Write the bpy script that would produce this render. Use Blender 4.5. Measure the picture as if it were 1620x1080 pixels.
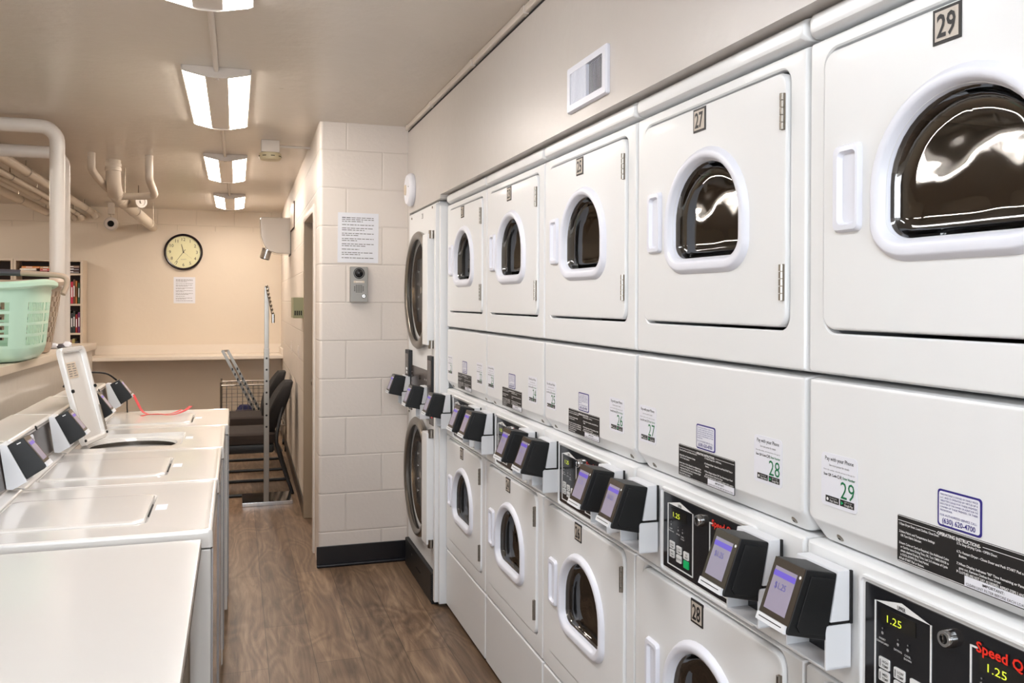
import bpy, bmesh, math, random
from mathutils import Vector, Matrix
random.seed(7)
for o in list(bpy.data.objects): bpy.data.objects.remove(o)
SC = bpy.context.scene
COL = SC.collection

# ---------------------------------------------------------------- camera
f, yaw, pitch, roll, sh, ch = 1363.331, .3107, -.006, .004, -55.488, 1.4765
c_, s_ = math.cos(yaw), math.sin(yaw)
r0 = Vector((c_, -s_, 0)); d0 = Vector((s_, c_, 0)); ZZ = Vector((0, 0, 1))
FW = math.cos(pitch)*d0 + math.sin(pitch)*ZZ
U0 = math.cos(pitch)*ZZ - math.sin(pitch)*d0
RT = math.cos(roll)*r0 + math.sin(roll)*U0
UP = math.cos(roll)*U0 - math.sin(roll)*r0
cd = bpy.data.cameras.new('camera'); cam = bpy.data.objects.new('camera', cd); COL.objects.link(cam)
cam.matrix_world = Matrix(((RT.x, UP.x, -FW.x, 0), (RT.y, UP.y, -FW.y, 0), (RT.z, UP.z, -FW.z, ch), (0, 0, 0, 1)))
cd.sensor_width = 36; cd.lens = f/1620*36; cd.shift_y = sh/1620; cd.clip_start = .05
SC.camera = cam
# ---------------------------------------------------------------- world, exposure
wd = bpy.data.worlds.new('world'); SC.world = wd; wd.use_nodes = True
wd.node_tree.nodes['Background'].inputs[0].default_value = (.9, .93, 1, 1)
wd.node_tree.nodes['Background'].inputs[1].default_value = .3
SC.view_settings.view_transform = 'Standard'; SC.view_settings.look = 'None'
SC.view_settings.gamma = 1; SC.view_settings.use_curve_mapping = False
SC.view_settings.exposure = 1.31
FILL_W = 45.0       # cool fill light added behind the camera, set in a made-up window
ld_ = bpy.data.lights.new('added_fill_light', 'AREA'); ld_.shape = 'RECTANGLE'; ld_.size = 2.6; ld_.size_y = 1.3
ld_.energy = FILL_W; ld_.color = (.86, .93, 1)
lo_ = bpy.data.objects.new('added_fill_light', ld_); COL.objects.link(lo_); lo_.location = (-.9, -3.12, 1.55); lo_.rotation_euler = (math.radians(90), 0, 0)
LAMP_K = 11.0        # strength of the fluorescent lenses
CEIL = 2.4655

# ---------------------------------------------------------------- materials
def srgb(r, g, b):
    t = []
    for v in (r, g, b):
        v /= 255; t.append(v/12.92 if v <= .04045 else ((v+.055)/1.055)**2.4)
    return (*t, 1)
def mat(name, col, rough=.5, metal=0, emit=None, ek=0, coat=0, bump=0, bscale=60, spec=.5):
    m = bpy.data.materials.new(name); m.use_nodes = True
    nt = m.node_tree; b = nt.nodes['Principled BSDF']
    b.inputs['Base Color'].default_value = col; b.inputs['Roughness'].default_value = rough
    b.inputs['Metallic'].default_value = metal; b.inputs['Specular IOR Level'].default_value = spec
    if coat: b.inputs['Coat Weight'].default_value = coat; b.inputs['Coat Roughness'].default_value = .06
    if emit: b.inputs['Emission Color'].default_value = emit; b.inputs['Emission Strength'].default_value = ek
    n = nt.nodes.new('ShaderNodeTexNoise'); n.inputs['Scale'].default_value = bscale; n.inputs['Detail'].default_value = 4
    tc = nt.nodes.new('ShaderNodeTexCoord'); nt.links.new(tc.outputs['Object'], n.inputs['Vector'])
    mr = nt.nodes.new('ShaderNodeMapRange'); mr.inputs[3].default_value = max(.02, rough*.85); mr.inputs[4].default_value = min(1, rough*1.15)
    nt.links.new(n.outputs['Fac'], mr.inputs[0]); nt.links.new(mr.outputs[0], b.inputs['Roughness'])
    if bump:
        bp = nt.nodes.new('ShaderNodeBump'); bp.inputs['Strength'].default_value = bump; bp.inputs['Distance'].default_value = .01
        nt.links.new(n.outputs['Fac'], bp.inputs['Height']); nt.links.new(bp.outputs[0], b.inputs['Normal'])
    return m
M = {}
M['enamel'] = mat('white enamel', srgb(232, 233, 234), .36, coat=.12)
M['washer'] = mat('white washer enamel', srgb(227, 224, 220), .16, coat=.5, bump=.006, bscale=4)
M['front'] = mat('glossy washer front panel', srgb(190, 190, 195), .05, metal=.5, coat=.6)
M['plastic'] = mat('white plastic', srgb(228, 230, 240), .32, spec=.5)
M['bracket'] = mat('powder coated bracket', srgb(226, 228, 232), .4, bump=.03, bscale=400)
M['chrome'] = mat('chrome', srgb(200, 200, 200), .12, metal=1)
M['steel'] = mat('brushed steel', srgb(148, 142, 134), .3, metal=1)
M['dkmetal'] = mat('dark drum metal', srgb(90, 84, 78), .25, metal=.9)
M['bronze'] = mat('bronze tinted steel', srgb(150, 122, 92), .25, metal=.9)
M['hinge'] = mat('hinge metal', srgb(135, 125, 112), .3, metal=.9)
M['black'] = mat('black plastic', srgb(15, 16, 18), .45, bump=.05, bscale=500)
M['blackg'] = mat('gloss black panel', srgb(30, 30, 33), .18)
M['void'] = mat('dark gap', srgb(14, 12, 11), .8)
M['rubber'] = mat('black vinyl baseboard', srgb(16, 15, 20), .3)
M['bezel'] = mat('reader bezel', srgb(58, 50, 44), .2)
M['screen'] = mat('reader screen', srgb(146, 138, 156), .12, emit=srgb(190, 188, 220), ek=.04)
M['screenbar'] = mat('screen purple bar', srgb(105, 88, 190), .15, emit=srgb(110, 95, 215), ek=.08)
M['inkblue'] = mat('screen digits', srgb(95, 90, 170), .3)
M['led'] = mat('yellow green led', srgb(190, 200, 60), .3, emit=srgb(205, 220, 60), ek=.35)
M['lcd'] = mat('display window', srgb(38, 36, 32), .15)
M['red'] = mat('red lettering', srgb(235, 50, 35), .4)
M['green'] = mat('green start key', srgb(20, 190, 110), .35)
M['grnink'] = mat('green ink', srgb(10, 115, 70), .5)
M['ink'] = mat('black ink', srgb(28, 27, 28), .5)
M['greyink'] = mat('grey ink', srgb(120, 118, 118), .5)
M['blueink'] = mat('navy ink', srgb(45, 35, 125), .5)
M['paper'] = mat('white sticker', srgb(232, 233, 241), .45)
M['sheet'] = mat('printed paper sheet', srgb(225, 226, 232), .5)
M['whiteink'] = mat('white ink', srgb(235, 235, 235), .5)
M['tan'] = mat('number plate face', srgb(196, 186, 174), .4)
M['paint'] = mat('white gloss paint', srgb(214, 204, 194), .35, bump=.05, bscale=40)
M['pipe'] = mat('painted pipe', srgb(214, 206, 198), .35, bump=.06, bscale=30)
M['pipe2'] = mat('cream painted pipe', srgb(208, 196, 180), .4, bump=.08, bscale=30)
M['shelf'] = mat('cream shelf laminate', srgb(208, 192, 172), .35)
M['counter'] = mat('cream counter laminate', srgb(224, 212, 196), .3)
M['table'] = mat('white table laminate', srgb(216, 214, 211), .16, coat=.2)
M['tabledge'] = mat('table edge', srgb(120, 108, 96), .5)
M['brown'] = mat('dark brown board', srgb(60, 42, 32), .6)
M['fabric'] = mat('brown seat fabric', srgb(47, 37, 32), .9, bump=.4, bscale=300)
M['blkfabric'] = mat('black back fabric', srgb(21, 17, 16), .9, bump=.4, bscale=300)
M['mint'] = mat('mint green plastic', srgb(188, 219, 197), .3, spec=.5)
M['beige'] = mat('beige plastic', srgb(180, 158, 138), .3)
M['grip'] = mat('dark grey grip', srgb(75, 70, 76), .4)
M['ribbon'] = mat('red ribbon', srgb(205, 45, 48), .5)
M['cloth'] = mat('navy cloth', srgb(25, 28, 70), .8)
M['clockface'] = mat('cream clock face', srgb(226, 222, 176), .4)
M['clockrim'] = mat('black clock rim', srgb(24, 16, 22), .25)
M['doorpaint'] = mat('taupe door paint', srgb(152, 134, 112), .4)
M['thermo'] = mat('olive box', srgb(140, 138, 100), .4)
M['intercom'] = mat('brushed intercom metal', srgb(150, 146, 140), .38, metal=.6)
M['yellowed'] = mat('yellowed plastic', srgb(205, 192, 158), .4)
M['laminated'] = mat('dark grey laminate', srgb(74, 65, 61), .22)
M['lens'] = None
def glow(name, col, k):
    m = bpy.data.materials.new(name); m.use_nodes = True; nt = m.node_tree
    b = nt.nodes['Principled BSDF']; b.inputs['Base Color'].default_value = (.9, .9, .9, 1)
    b.inputs['Emission Color'].default_value = col; b.inputs['Emission Strength'].default_value = k
    return m
def glass(name, tint, gl, const=None):
    m = bpy.data.materials.new(name); m.use_nodes = True; nt = m.node_tree
    for n in list(nt.nodes):
        if n.type == 'BSDF_PRINCIPLED': nt.nodes.remove(n)
    out = nt.nodes['Material Output']
    tr = nt.nodes.new('ShaderNodeBsdfTransparent'); tr.inputs[0].default_value = tint
    g = nt.nodes.new('ShaderNodeBsdfGlossy'); g.inputs['Roughness'].default_value = .03
    fr = nt.nodes.new('ShaderNodeLayerWeight'); fr.inputs['Blend'].default_value = gl
    mx = nt.nodes.new('ShaderNodeMixShader')
    nz = nt.nodes.new('ShaderNodeTexNoise'); nz.inputs['Scale'].default_value = 5.5; nz.inputs['Detail'].default_value = 2
    tc = nt.nodes.new('ShaderNodeTexCoord'); nt.links.new(tc.outputs['Object'], nz.inputs['Vector'])
    bp = nt.nodes.new('ShaderNodeBump'); bp.inputs['Strength'].default_value = .09; bp.inputs['Distance'].default_value = .05
    nt.links.new(nz.outputs['Fac'], bp.inputs['Height']); nt.links.new(bp.outputs[0], g.inputs['Normal'])
    if const: mx.inputs[0].default_value = const
    else: nt.links.new(fr.outputs['Fresnel'], mx.inputs[0])
    nt.links.new(tr.outputs[0], mx.inputs[1]); nt.links.new(g.outputs[0], mx.inputs[2])
    nt.links.new(mx.outputs[0], out.inputs['Surface'])
    return m
M['glass'] = glass('smoked door glass', (.34, .33, .32, 1), .42, .16)
M['clear'] = glass('clear door glass', (.86, .85, .84, 1), .13, .07)

def block_wall(name, col, axis, joint_x, base_z):
    m = bpy.data.materials.new(name); m.use_nodes = True; nt = m.node_tree; b = nt.nodes['Principled BSDF']
    g = nt.nodes.new('ShaderNodeNewGeometry'); sp = nt.nodes.new('ShaderNodeSeparateXYZ'); cb = nt.nodes.new('ShaderNodeCombineXYZ')
    nt.links.new(g.outputs['Position'], sp.inputs[0])
    ax = nt.nodes.new('ShaderNodeMath'); ax.operation = 'SUBTRACT'; ax.inputs[1].default_value = joint_x - 40*.4
    az = nt.nodes.new('ShaderNodeMath'); az.operation = 'SUBTRACT'; az.inputs[1].default_value = base_z - 2*.2124
    nt.links.new(sp.outputs[axis], ax.inputs[0]); nt.links.new(sp.outputs['Z'], az.inputs[0])
    nt.links.new(ax.outputs[0], cb.inputs[0]); nt.links.new(az.outputs[0], cb.inputs[1])
    br = nt.nodes.new('ShaderNodeTexBrick'); nt.links.new(cb.outputs[0], br.inputs['Vector'])
    br.inputs['Scale'].default_value = 1; br.inputs['Brick Width'].default_value = .4; br.inputs['Row Height'].default_value = .2124
    br.inputs['Mortar Size'].default_value = .007; br.inputs['Mortar Smooth'].default_value = 1.0; br.inputs['Bias'].default_value = 0
    br.inputs['Color1'].default_value = col; br.inputs['Color2'].default_value = tuple(x*.985 for x in col[:3])+(1,)
    br.inputs['Mortar'].default_value = tuple(x*.93 for x in col[:3])+(1,)
    nt.links.new(br.outputs['Color'], b.inputs['Base Color'])
    n = nt.nodes.new('ShaderNodeTexNoise'); n.inputs['Scale'].default_value = 55; n.inputs['Detail'].default_value = 5
    nt.links.new(g.outputs['Position'], n.inputs['Vector'])
    iv = nt.nodes.new('ShaderNodeMath'); iv.operation = 'MULTIPLY_ADD'; iv.inputs[1].default_value = -1.0; 
    nt.links.new(br.outputs['Fac'], iv.inputs[0])
    n2 = nt.nodes.new('ShaderNodeMath'); n2.operation = 'MULTIPLY'; n2.inputs[1].default_value = .4; nt.links.new(n.outputs['Fac'], n2.inputs[0])
    nt.links.new(n2.outputs[0], iv.inputs[2])
    bp = nt.nodes.new('ShaderNodeBump'); bp.inputs['Strength'].default_value = .55; bp.inputs['Distance'].default_value = .004
    nt.links.new(iv.outputs[0], bp.inputs['Height']); nt.links.new(bp.outputs[0], b.inputs['Normal'])
    b.inputs['Roughness'].default_value = .5
    return m
WALLC = srgb(212, 202, 190)
M['block'] = block_wall('painted block wall facing aisle', srgb(222, 213, 205), 'X', .79, .19)
M['block_y'] = block_wall('painted block side wall', WALLC, 'Y', .19, .19)
def plaster(name, col, rough, scale, strength):
    m = mat(name, col, rough, bump=strength, bscale=scale)
    nt = m.node_tree; b = nt.nodes['Principled BSDF']
    tc = nt.nodes.new('ShaderNodeNewGeometry')
    n = nt.nodes.new('ShaderNodeTexNoise'); n.inputs['Scale'].default_value = .8; n.inputs['Detail'].default_value = 6
    nt.links.new(tc.outputs['Position'], n.inputs['Vector'])
    r = nt.nodes.new('ShaderNodeValToRGB'); r.color_ramp.elements[0].position = .3; r.color_ramp.elements[1].position = .7
    r.color_ramp.elements[0].color = tuple(x*.94 for x in col[:3])+(1,); r.color_ramp.elements[1].color = col
    nt.links.new(n.outputs['Fac'], r.inputs[0]); nt.links.new(r.outputs[0], b.inputs['Base Color'])
    return m
M['wall'] = plaster('painted smooth wall', srgb(203, 197, 192), .32, 25, .12)
M['backwall'] = plaster('painted back wall', srgb(222, 208, 188), .45, 25, .12)
M['kneewall'] = plaster('glossy painted knee wall', srgb(205, 194, 180), .2, 20, .08)
M['ceiling'] = plaster('painted concrete ceiling', srgb(214, 205, 194), .3, 14, .3)
def floor_mat():
    m = bpy.data.materials.new('brown vinyl plank'); m.use_nodes = True; nt = m.node_tree; b = nt.nodes['Principled BSDF']
    g = nt.nodes.new('ShaderNodeNewGeometry'); sp = nt.nodes.new('ShaderNodeSeparateXYZ'); cb = nt.nodes.new('ShaderNodeCombineXYZ')
    nt.links.new(g.outputs['Position'], sp.inputs[0])
    ay = nt.nodes.new('ShaderNodeMath'); ay.operation = 'ADD'; ay.inputs[1].default_value = 20.37
    axx = nt.nodes.new('ShaderNodeMath'); axx.operation = 'ADD'; axx.inputs[1].default_value = 20.035
    nt.links.new(sp.outputs['Y'], ay.inputs[0]); nt.links.new(sp.outputs['X'], axx.inputs[0])
    nt.links.new(ay.outputs[0], cb.inputs[0]); nt.links.new(axx.outputs[0], cb.inputs[1])
    br = nt.nodes.new('ShaderNodeTexBrick'); nt.links.new(cb.outputs[0], br.inputs['Vector'])
    br.inputs['Scale'].default_value = 1; br.inputs['Brick Width'].default_value = 1.22; br.inputs['Row Height'].default_value = .185
    br.inputs['Mortar Size'].default_value = .0012; br.offset = .37
    br.inputs['Color1'].default_value = (.75, .75, .75, 1); br.inputs['Color2'].default_value = (1.1, 1.1, 1.1, 1); br.inputs['Mortar'].default_value = (.25, .25, .25, 1)
    mp = nt.nodes.new('ShaderNodeMapping'); mp.inputs['Scale'].default_value = (1, .09, 1); nt.links.new(g.outputs['Position'], mp.inputs[0])
    n1 = nt.nodes.new('ShaderNodeTexNoise'); n1.inputs['Scale'].default_value = 16; n1.inputs['Detail'].default_value = 8; n1.inputs['Roughness'].default_value = .7; n1.inputs['Distortion'].default_value = 1.6
    nt.links.new(mp.outputs[0], n1.inputs['Vector'])
    mp2 = nt.nodes.new('ShaderNodeMapping'); mp2.inputs['Scale'].default_value = (1, .3, 1); nt.links.new(g.outputs['Position'], mp2.inputs[0])
    wv = nt.nodes.new('ShaderNodeTexNoise'); wv.inputs['Scale'].default_value = 5; wv.inputs['Detail'].default_value = 1; wv.inputs['Distortion'].default_value = .6
    nt.links.new(mp2.outputs[0], wv.inputs['Vector'])
    mm = nt.nodes.new('ShaderNodeMath'); mm.operation = 'MULTIPLY'; mm.inputs[1].default_value = 60; nt.links.new(wv.outputs['Fac'], mm.inputs[0])
    sn = nt.nodes.new('ShaderNodeMath'); sn.operation = 'SINE'; nt.links.new(mm.outputs[0], sn.inputs[0])
    ml = nt.nodes.new('ShaderNodeMath'); ml.operation = 'MULTIPLY_ADD'; ml.inputs[1].default_value = .055; nt.links.new(sn.outputs[0], ml.inputs[0]); nt.links.new(n1.outputs['Fac'], ml.inputs[2])
    rp = nt.nodes.new('ShaderNodeValToRGB'); e = rp.color_ramp.elements
    e[0].position = .3; e[0].color = srgb(90, 70, 54); e[1].position = .72; e[1].color = srgb(158, 132, 106)
    k = rp.color_ramp.elements.new(.5); k.color = srgb(123, 99, 78)
    nt.links.new(ml.outputs[0], rp.inputs[0])
    mx = nt.nodes.new('ShaderNodeMix'); mx.data_type = 'RGBA'; mx.blend_type = 'MULTIPLY'; mx.inputs[0].default_value = 1
    nt.links.new(rp.outputs[0], mx.inputs[6]); nt.links.new(br.outputs['Color'], mx.inputs[7]); nt.links.new(mx.outputs[2], b.inputs['Base Color'])
    b.inputs['Roughness'].default_value = .42
    bp = nt.nodes.new('ShaderNodeBump'); bp.inputs['Strength'].default_value = .15; bp.inputs['Distance'].default_value = .003
    nt.links.new(n1.outputs['Fac'], bp.inputs['Height']); nt.links.new(bp.outputs[0], b.inputs['Normal'])
    return m
M['floor'] = floor_mat()

# ---------------------------------------------------------------- mesh building
TXT = {}
def text_mesh(s, bold=0):
    k = (s, bold)
    if k not in TXT:
        cu = bpy.data.curves.new('t', 'FONT'); cu.body = s; cu.size = 1; cu.resolution_u = 2; cu.offset = bold
        ob = bpy.data.objects.new('t', cu); COL.objects.link(ob)
        dg = bpy.context.evaluated_depsgraph_get()
        me = bpy.data.meshes.new_from_object(ob.evaluated_get(dg))
        bpy.data.objects.remove(ob); bpy.data.curves.remove(cu)
        vs = [tuple(v.co) for v in me.vertices]; fs = [tuple(p.vertices) for p in me.polygons]
        bpy.data.meshes.remove(me)
        xs = [v[0] for v in vs] or [0, 1]
        TXT[k] = (vs, fs, min(xs), max(xs))
    return TXT[k]
def rrect(a0, a1, b0, b1, r, k=6, radii=None):
    """closed loop, (a,b) pairs; radii = [(ra,rb)]*4 for corners BL, BR, TR, TL"""
    rr = radii or [(r, r)]*4
    cs = [(a0+rr[0][0], b0+rr[0][1], 180), (a1-rr[1][0], b0+rr[1][1], 270), (a1-rr[2][0], b1-rr[2][1], 0), (a0+rr[3][0], b1-rr[3][1], 90)]
    out = []
    for i, (ca, cb, st) in enumerate(cs):
        for j in range(k+1):
            t = math.radians(st+90*j/k)
            out.append((ca+rr[i][0]*math.cos(t), cb+rr[i][1]*math.sin(t)))
    return out
def weighted(me, ang=38):
    """area weighted corner normals, so that flat faces stay flat beside their bevels"""
    ca = math.cos(math.radians(ang)); ring = [[] for _ in me.vertices]; N = [p.normal.copy() for p in me.polygons]; A = [p.area+1e-9 for p in me.polygons]
    for p in me.polygons:
        for v in p.vertices: ring[v].append(p.index)
    out = []
    for p in me.polygons:
        n0 = N[p.index]
        for v in p.vertices:
            if len(ring[v]) > 40: out.append(n0); continue
            a = Vector((0, 0, 0))
            for q in ring[v]:
                if N[q].dot(n0) > ca: a += N[q]*A[q]
            out.append(a.normalized() if a.length > 0 else n0)
    me.normals_split_custom_set([tuple(n) for n in out])
class MB:
    def __init__(s): s.v = []; s.f = []; s.m = []; s.mats = []
    def mi(s, m):
        m = M[m] if isinstance(m, str) else m
        if m not in s.mats: s.mats.append(m)
        return s.mats.index(m)
    def add(s, vs, fs, m):
        o = len(s.v); k = s.mi(m)
        s.v += [tuple(v) for v in vs]
        for q in fs: s.f.append(tuple(i+o for i in q)); s.m.append(k)
        return s
    def box(s, x0, x1, y0, y1, z0, z1, m, bev=0, seg=2, M4=None):
        x0, x1 = min(x0, x1), max(x0, x1); y0, y1 = min(y0, y1), max(y0, y1); z0, z1 = min(z0, z1), max(z0, z1)
        bm = bmesh.new(); bmesh.ops.create_cube(bm, size=1)
        for v in bm.verts: v.co = Vector(((x0+x1)/2+v.co.x*(x1-x0), (y0+y1)/2+v.co.y*(y1-y0), (z0+z1)/2+v.co.z*(z1-z0)))
        if bev: bmesh.ops.bevel(bm, geom=bm.edges[:], offset=min(bev, .49*min(x1-x0, y1-y0, z1-z0)), segments=seg, affect='EDGES', profile=.5)
        bm.verts.index_update()
        vs = [(M4 @ v.co) if M4 else v.co.copy() for v in bm.verts]
        s.add(vs, [tuple(v.index for v in fc.verts) for fc in bm.faces], m); bm.free(); return s
    def loft(s, loops, m, cap0=False, cap1=False, closed=True):
        n = len(loops[0]); vs = [p for l in loops for p in l]; fs = []
        for i in range(len(loops)-1):
            for j in range(n if closed else n-1):
                a = i*n+j; b = i*n+(j+1) % n; fs.append((a, b, b+n, a+n))
        if cap0: fs.append(tuple(reversed(range(n))))
        if cap1: fs.append(tuple(range((len(loops)-1)*n, len(loops)*n)))
        return s.add(vs, fs, m)
    def prism(s, pts, ax, a0, a1, m, bev=0):
        def P(p, a):
            return {'x': (a, p[0], p[1]), 'y': (p[0], a, p[1]), 'z': (p[0], p[1], a)}[ax]
        bm = bmesh.new(); va = [bm.verts.new(P(p, a0)) for p in pts]; vb = [bm.verts.new(P(p, a1)) for p in pts]
        n = len(pts); bm.faces.new(va); bm.faces.new(list(reversed(vb)))
        for i in range(n): bm.faces.new((va[i], vb[i], vb[(i+1) % n], va[(i+1) % n]))
        bmesh.ops.recalc_face_normals(bm, faces=bm.faces[:])
        if bev: bmesh.ops.bevel(bm, geom=bm.edges[:], offset=bev, segments=2, affect='EDGES', profile=.5)
        bm.verts.index_update()
        s.add([v.co.copy() for v in bm.verts], [tuple(v.index for v in fc.verts) for fc in bm.faces], m); bm.free(); return s
    def tube(s, pts, r, m, n=12, cap=True, rads=None):
        pts = [Vector(p) for p in pts]; loops = []; prev = None
        for i, p in enumerate(pts):
            if i == 0: t = pts[1]-pts[0]
            elif i == len(pts)-1: t = pts[-1]-pts[-2]
            else: t = (pts[i+1]-p).normalized()+(p-pts[i-1]).normalized()
            t.normalize()
            if prev is None:
                a = Vector((0, 0, 1)) if abs(t.z) < .9 else Vector((1, 0, 0)); u = t.cross(a).normalized()
            else: u = (prev-t*prev.dot(t)).normalized()
            prev = u; w = t.cross(u); rr = rads[i] if rads else r
            loops.append([p+rr*(math.cos(2*math.pi*k/n)*u+math.sin(2*math.pi*k/n)*w) for k in range(n)])
        return s.loft(loops, m, cap, cap)
    def bar(s, p0, p1, w, h, m):
        p0, p1 = Vector(p0), Vector(p1); t = (p1-p0).normalized()
        a = Vector((0, 0, 1)) if abs(t.z) < .9 else Vector((0, 1, 0)); u = t.cross(a).normalized()*w/2; v = t.cross(u).normalized()*h/2
        return s.loft([[p-u-v, p+u-v, p+u+v, p-u+v] for p in (p0, p1)], m, True, True)
    def lathe(s, prof, c, axis, m, n=32, cap0=False, cap1=False):
        """prof: (radius, offset along axis)"""
        A = Vector(axis).normalized(); a = Vector((0, 0, 1)) if abs(A.z) < .9 else Vector((1, 0, 0)); u = A.cross(a).normalized(); w = A.cross(u); c = Vector(c)
        return s.loft([[c+A*o+r*(math.cos(2*math.pi*k/n)*u+math.sin(2*math.pi*k/n)*w) for k in range(n)] for r, o in prof], m, cap0, cap1)
    def ball(s, c, r, m, n=12):
        return s.lathe([(r*math.sin(math.pi*i/8)+1e-5, -r*math.cos(math.pi*i/8)) for i in range(9)], c, (0, 0, 1), m, n)
    def text(s, t, size, o, right, up, m, align='L', width=None, bold=0):
        vs, fs, x0, x1 = text_mesh(t, bold); R = Vector(right); U = Vector(up); o = Vector(o)
        sx = size if width is None else width/(x1-x0)
        off = {'L': -x0, 'C': -(x0+x1)/2, 'R': -x1}[align]
        s.add([o+R*((v[0]+off)*sx)+U*(v[1]*size) for v in vs], fs, m); return s
    def quad(s, o, right, up, m):
        o, R, U = Vector(o), Vector(right), Vector(up)
        return s.add([o, o+R, o+R+U, o+U], [(0, 1, 2, 3)], m)
    def build(s, name, parent=None, **props):
        me = bpy.data.meshes.new(name); me.from_pydata(s.v, [], s.f)
        for m in s.mats: me.materials.append(m)
        me.polygons.foreach_set('material_index', s.m)
        bm = bmesh.new(); bm.from_mesh(me)
        bmesh.ops.recalc_face_normals(bm, faces=bm.faces[:]); bm.to_mesh(me); bm.free()
        me.polygons.foreach_set('use_smooth', [True]*len(me.polygons)); me.set_sharp_from_angle(angle=math.radians(38))
        me.update(); weighted(me)
        o = bpy.data.objects.new(name, me); COL.objects.link(o)
        if parent: o.parent = parent
        for k, v in props.items(): o[k] = v
        return o
def thing(name, label, cat, loc=(0, 0, 0), rz=0, group=None):
    o = bpy.data.objects.new(name, None); COL.objects.link(o); o.location = loc; o.rotation_euler = (0, 0, rz)
    o['label'] = label; o['category'] = cat
    if group: o['group'] = group
    return o
def tag(o, label, cat, group=None):
    o['label'] = label; o['category'] = cat
    if group: o['group'] = group
    return o
def struct(name, mb):
    return mb.build(name, None, kind='structure')
def part(src, name, parent):
    """another object on the same mesh"""
    c = src.copy(); COL.objects.link(c); c.parent = parent; return c
def copy_tree(o, parent=None):
    c = o.copy(); COL.objects.link(c); c.parent = parent
    for ch in list(o.children): copy_tree(ch, c)
    return c

# ================================================================ setting
YB = 10.1; YN = -3.2; XL = -4.6
struct('floor', MB().box(XL, 1.8, YN, YB+.2, -.1, 0, 'floor'))
struct('ceiling', MB().box(XL, 1.8, YN, YB+.2, CEIL, CEIL+.1, 'ceiling'))
M['block_back'] = block_wall('painted block far wall', srgb(222, 208, 188), 'X', .19, .172)
struct('wall_back', MB().box(XL, 1.8, YB, YB+.15, 0, 2.234, 'backwall').box(XL, 1.8, YB+.012, YB+.15, 2.234, CEIL, 'block_back'))
struct('wall_left', MB().box(XL-.15, XL, YN, YB+.15, 0, CEIL, 'backwall'))
struct('wall_near', MB().box(XL, -2.25, YN-.15, YN, 0, CEIL, 'wall').box(.45, 1.8, YN-.15, YN, 0, CEIL, 'wall').box(-2.25, .45, YN-.15, YN, 0, .88, 'wall').box(-2.25, .45, YN-.15, YN, 2.22, CEIL, 'wall'))
wn = MB()
for x0_, x1_, z0_, z1_ in ((-2.25, .45, .88, .93), (-2.25, .45, 2.17, 2.22), (-2.25, -2.2, .93, 2.17), (.40, .45, .93, 2.17), (-.92, -.88, .93, 2.17)): wn.box(x0_, x1_, YN-.1, YN-.02, z0_, z1_, 'paint', .004)
struct('added_window_1', wn)  # unseen window frame, made up to hold the added fill light
# right wall: a header above the recess that holds the dryers, solid before it
struct('wall_right', MB().box(.934, 1.06, YN, 4.8575, 1.9865, CEIL, 'wall').box(.934, 1.06, YN, .61, 0, 1.9865, 'wall')
       .box(.934, 1.06, 4.80, 4.8575, 0, 1.9865, 'wall').box(.934, 1.06, 4.036, 4.80, 1.968, 1.9865, 'wall').box(1.72, 1.8, YN, 4.86, 0, CEIL, 'wall'))
# block pier and side wall of the far alcove with a door opening
pier = MB()
def bullnose(x0, x1, y0, y1, r):
    return [(x0, y1)] + [(x0+r-r*math.cos(math.radians(a)), y0+r-r*math.sin(math.radians(a))) for a in range(0, 91, 15)] + [(x1, y0), (x1, y1)]
pier.prism(bullnose(.4416, 1.8, 4.8575, 5.02, .02), 'z', 0, CEIL, 'block')
struct('wall_block', pier)
def wx(y): return .4416+(y-4.86)*.0105
side = MB()
def seg(y0, y1, z0, z1):
    side.prism([(wx(y0), y0), (wx(y1), y1), (1.0, y1), (1.0, y0)], 'z', z0, z1, 'block_y')
seg(5.02, 5.13, 0, CEIL); seg(5.13, 6.02, 2.04, CEIL); seg(6.02, YB, 0, CEIL)
struct('wall_alcove', side)
dm = MB()
dm.box(wx(5.1)-.012, .60, 5.13, 5.18, 0, 2.04, 'paint', .006).box(wx(6)-.012, .60, 5.97, 6.02, 0, 2.04, 'doorpaint', .006)
dm.box(wx(5.5)-.012, .60, 5.18, 5.97, 2.0, 2.04, 'paint', .004)
dm.box(.56, .60, 5.18, 5.97, 0, 2.0, 'doorpaint', .003)
d1 = struct('door_1', dm)
MB().lathe([(.012, 0), (.012, .04), (.026, .045), (.028, .065), (.015, .075), (.001, .077)], (.56, 5.9, .93), (-1, 0, 0), 'steel', 16).build('door_handle', d1)
bb = MB()
bb.box(.43, .93, 4.8455, 4.8575, 0, .115, 'rubber', .003).box(.43, .93, 4.832, 4.85, 0, .018, 'rubber', .006)
struct('baseboard_block', bb)
bs = MB(); bs.prism([(wx(6.03)-.01, 6.03), (wx(YB)-.01, YB), (wx(YB), YB), (wx(6.03), 6.03)], 'z', 0, .1, 'rubber')
struct('baseboard_alcove', bs)
# corner conduit along the ceiling edge with clips
tr = MB(); tr.box(.916, .934, YN, 4.84, CEIL-.026, CEIL, 'paint', .005)
tr.box(.9325, .934, YN, 4.84, CEIL-.034, CEIL-.027, 'void')
for y in (4.8, 4.2, 3.42, 2.75, 1.6): tr.box(.912, .934, y-.02, y+.02, CEIL-.03, CEIL-.001, 'paint', .004)
struct('trim_1', tr)
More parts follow.
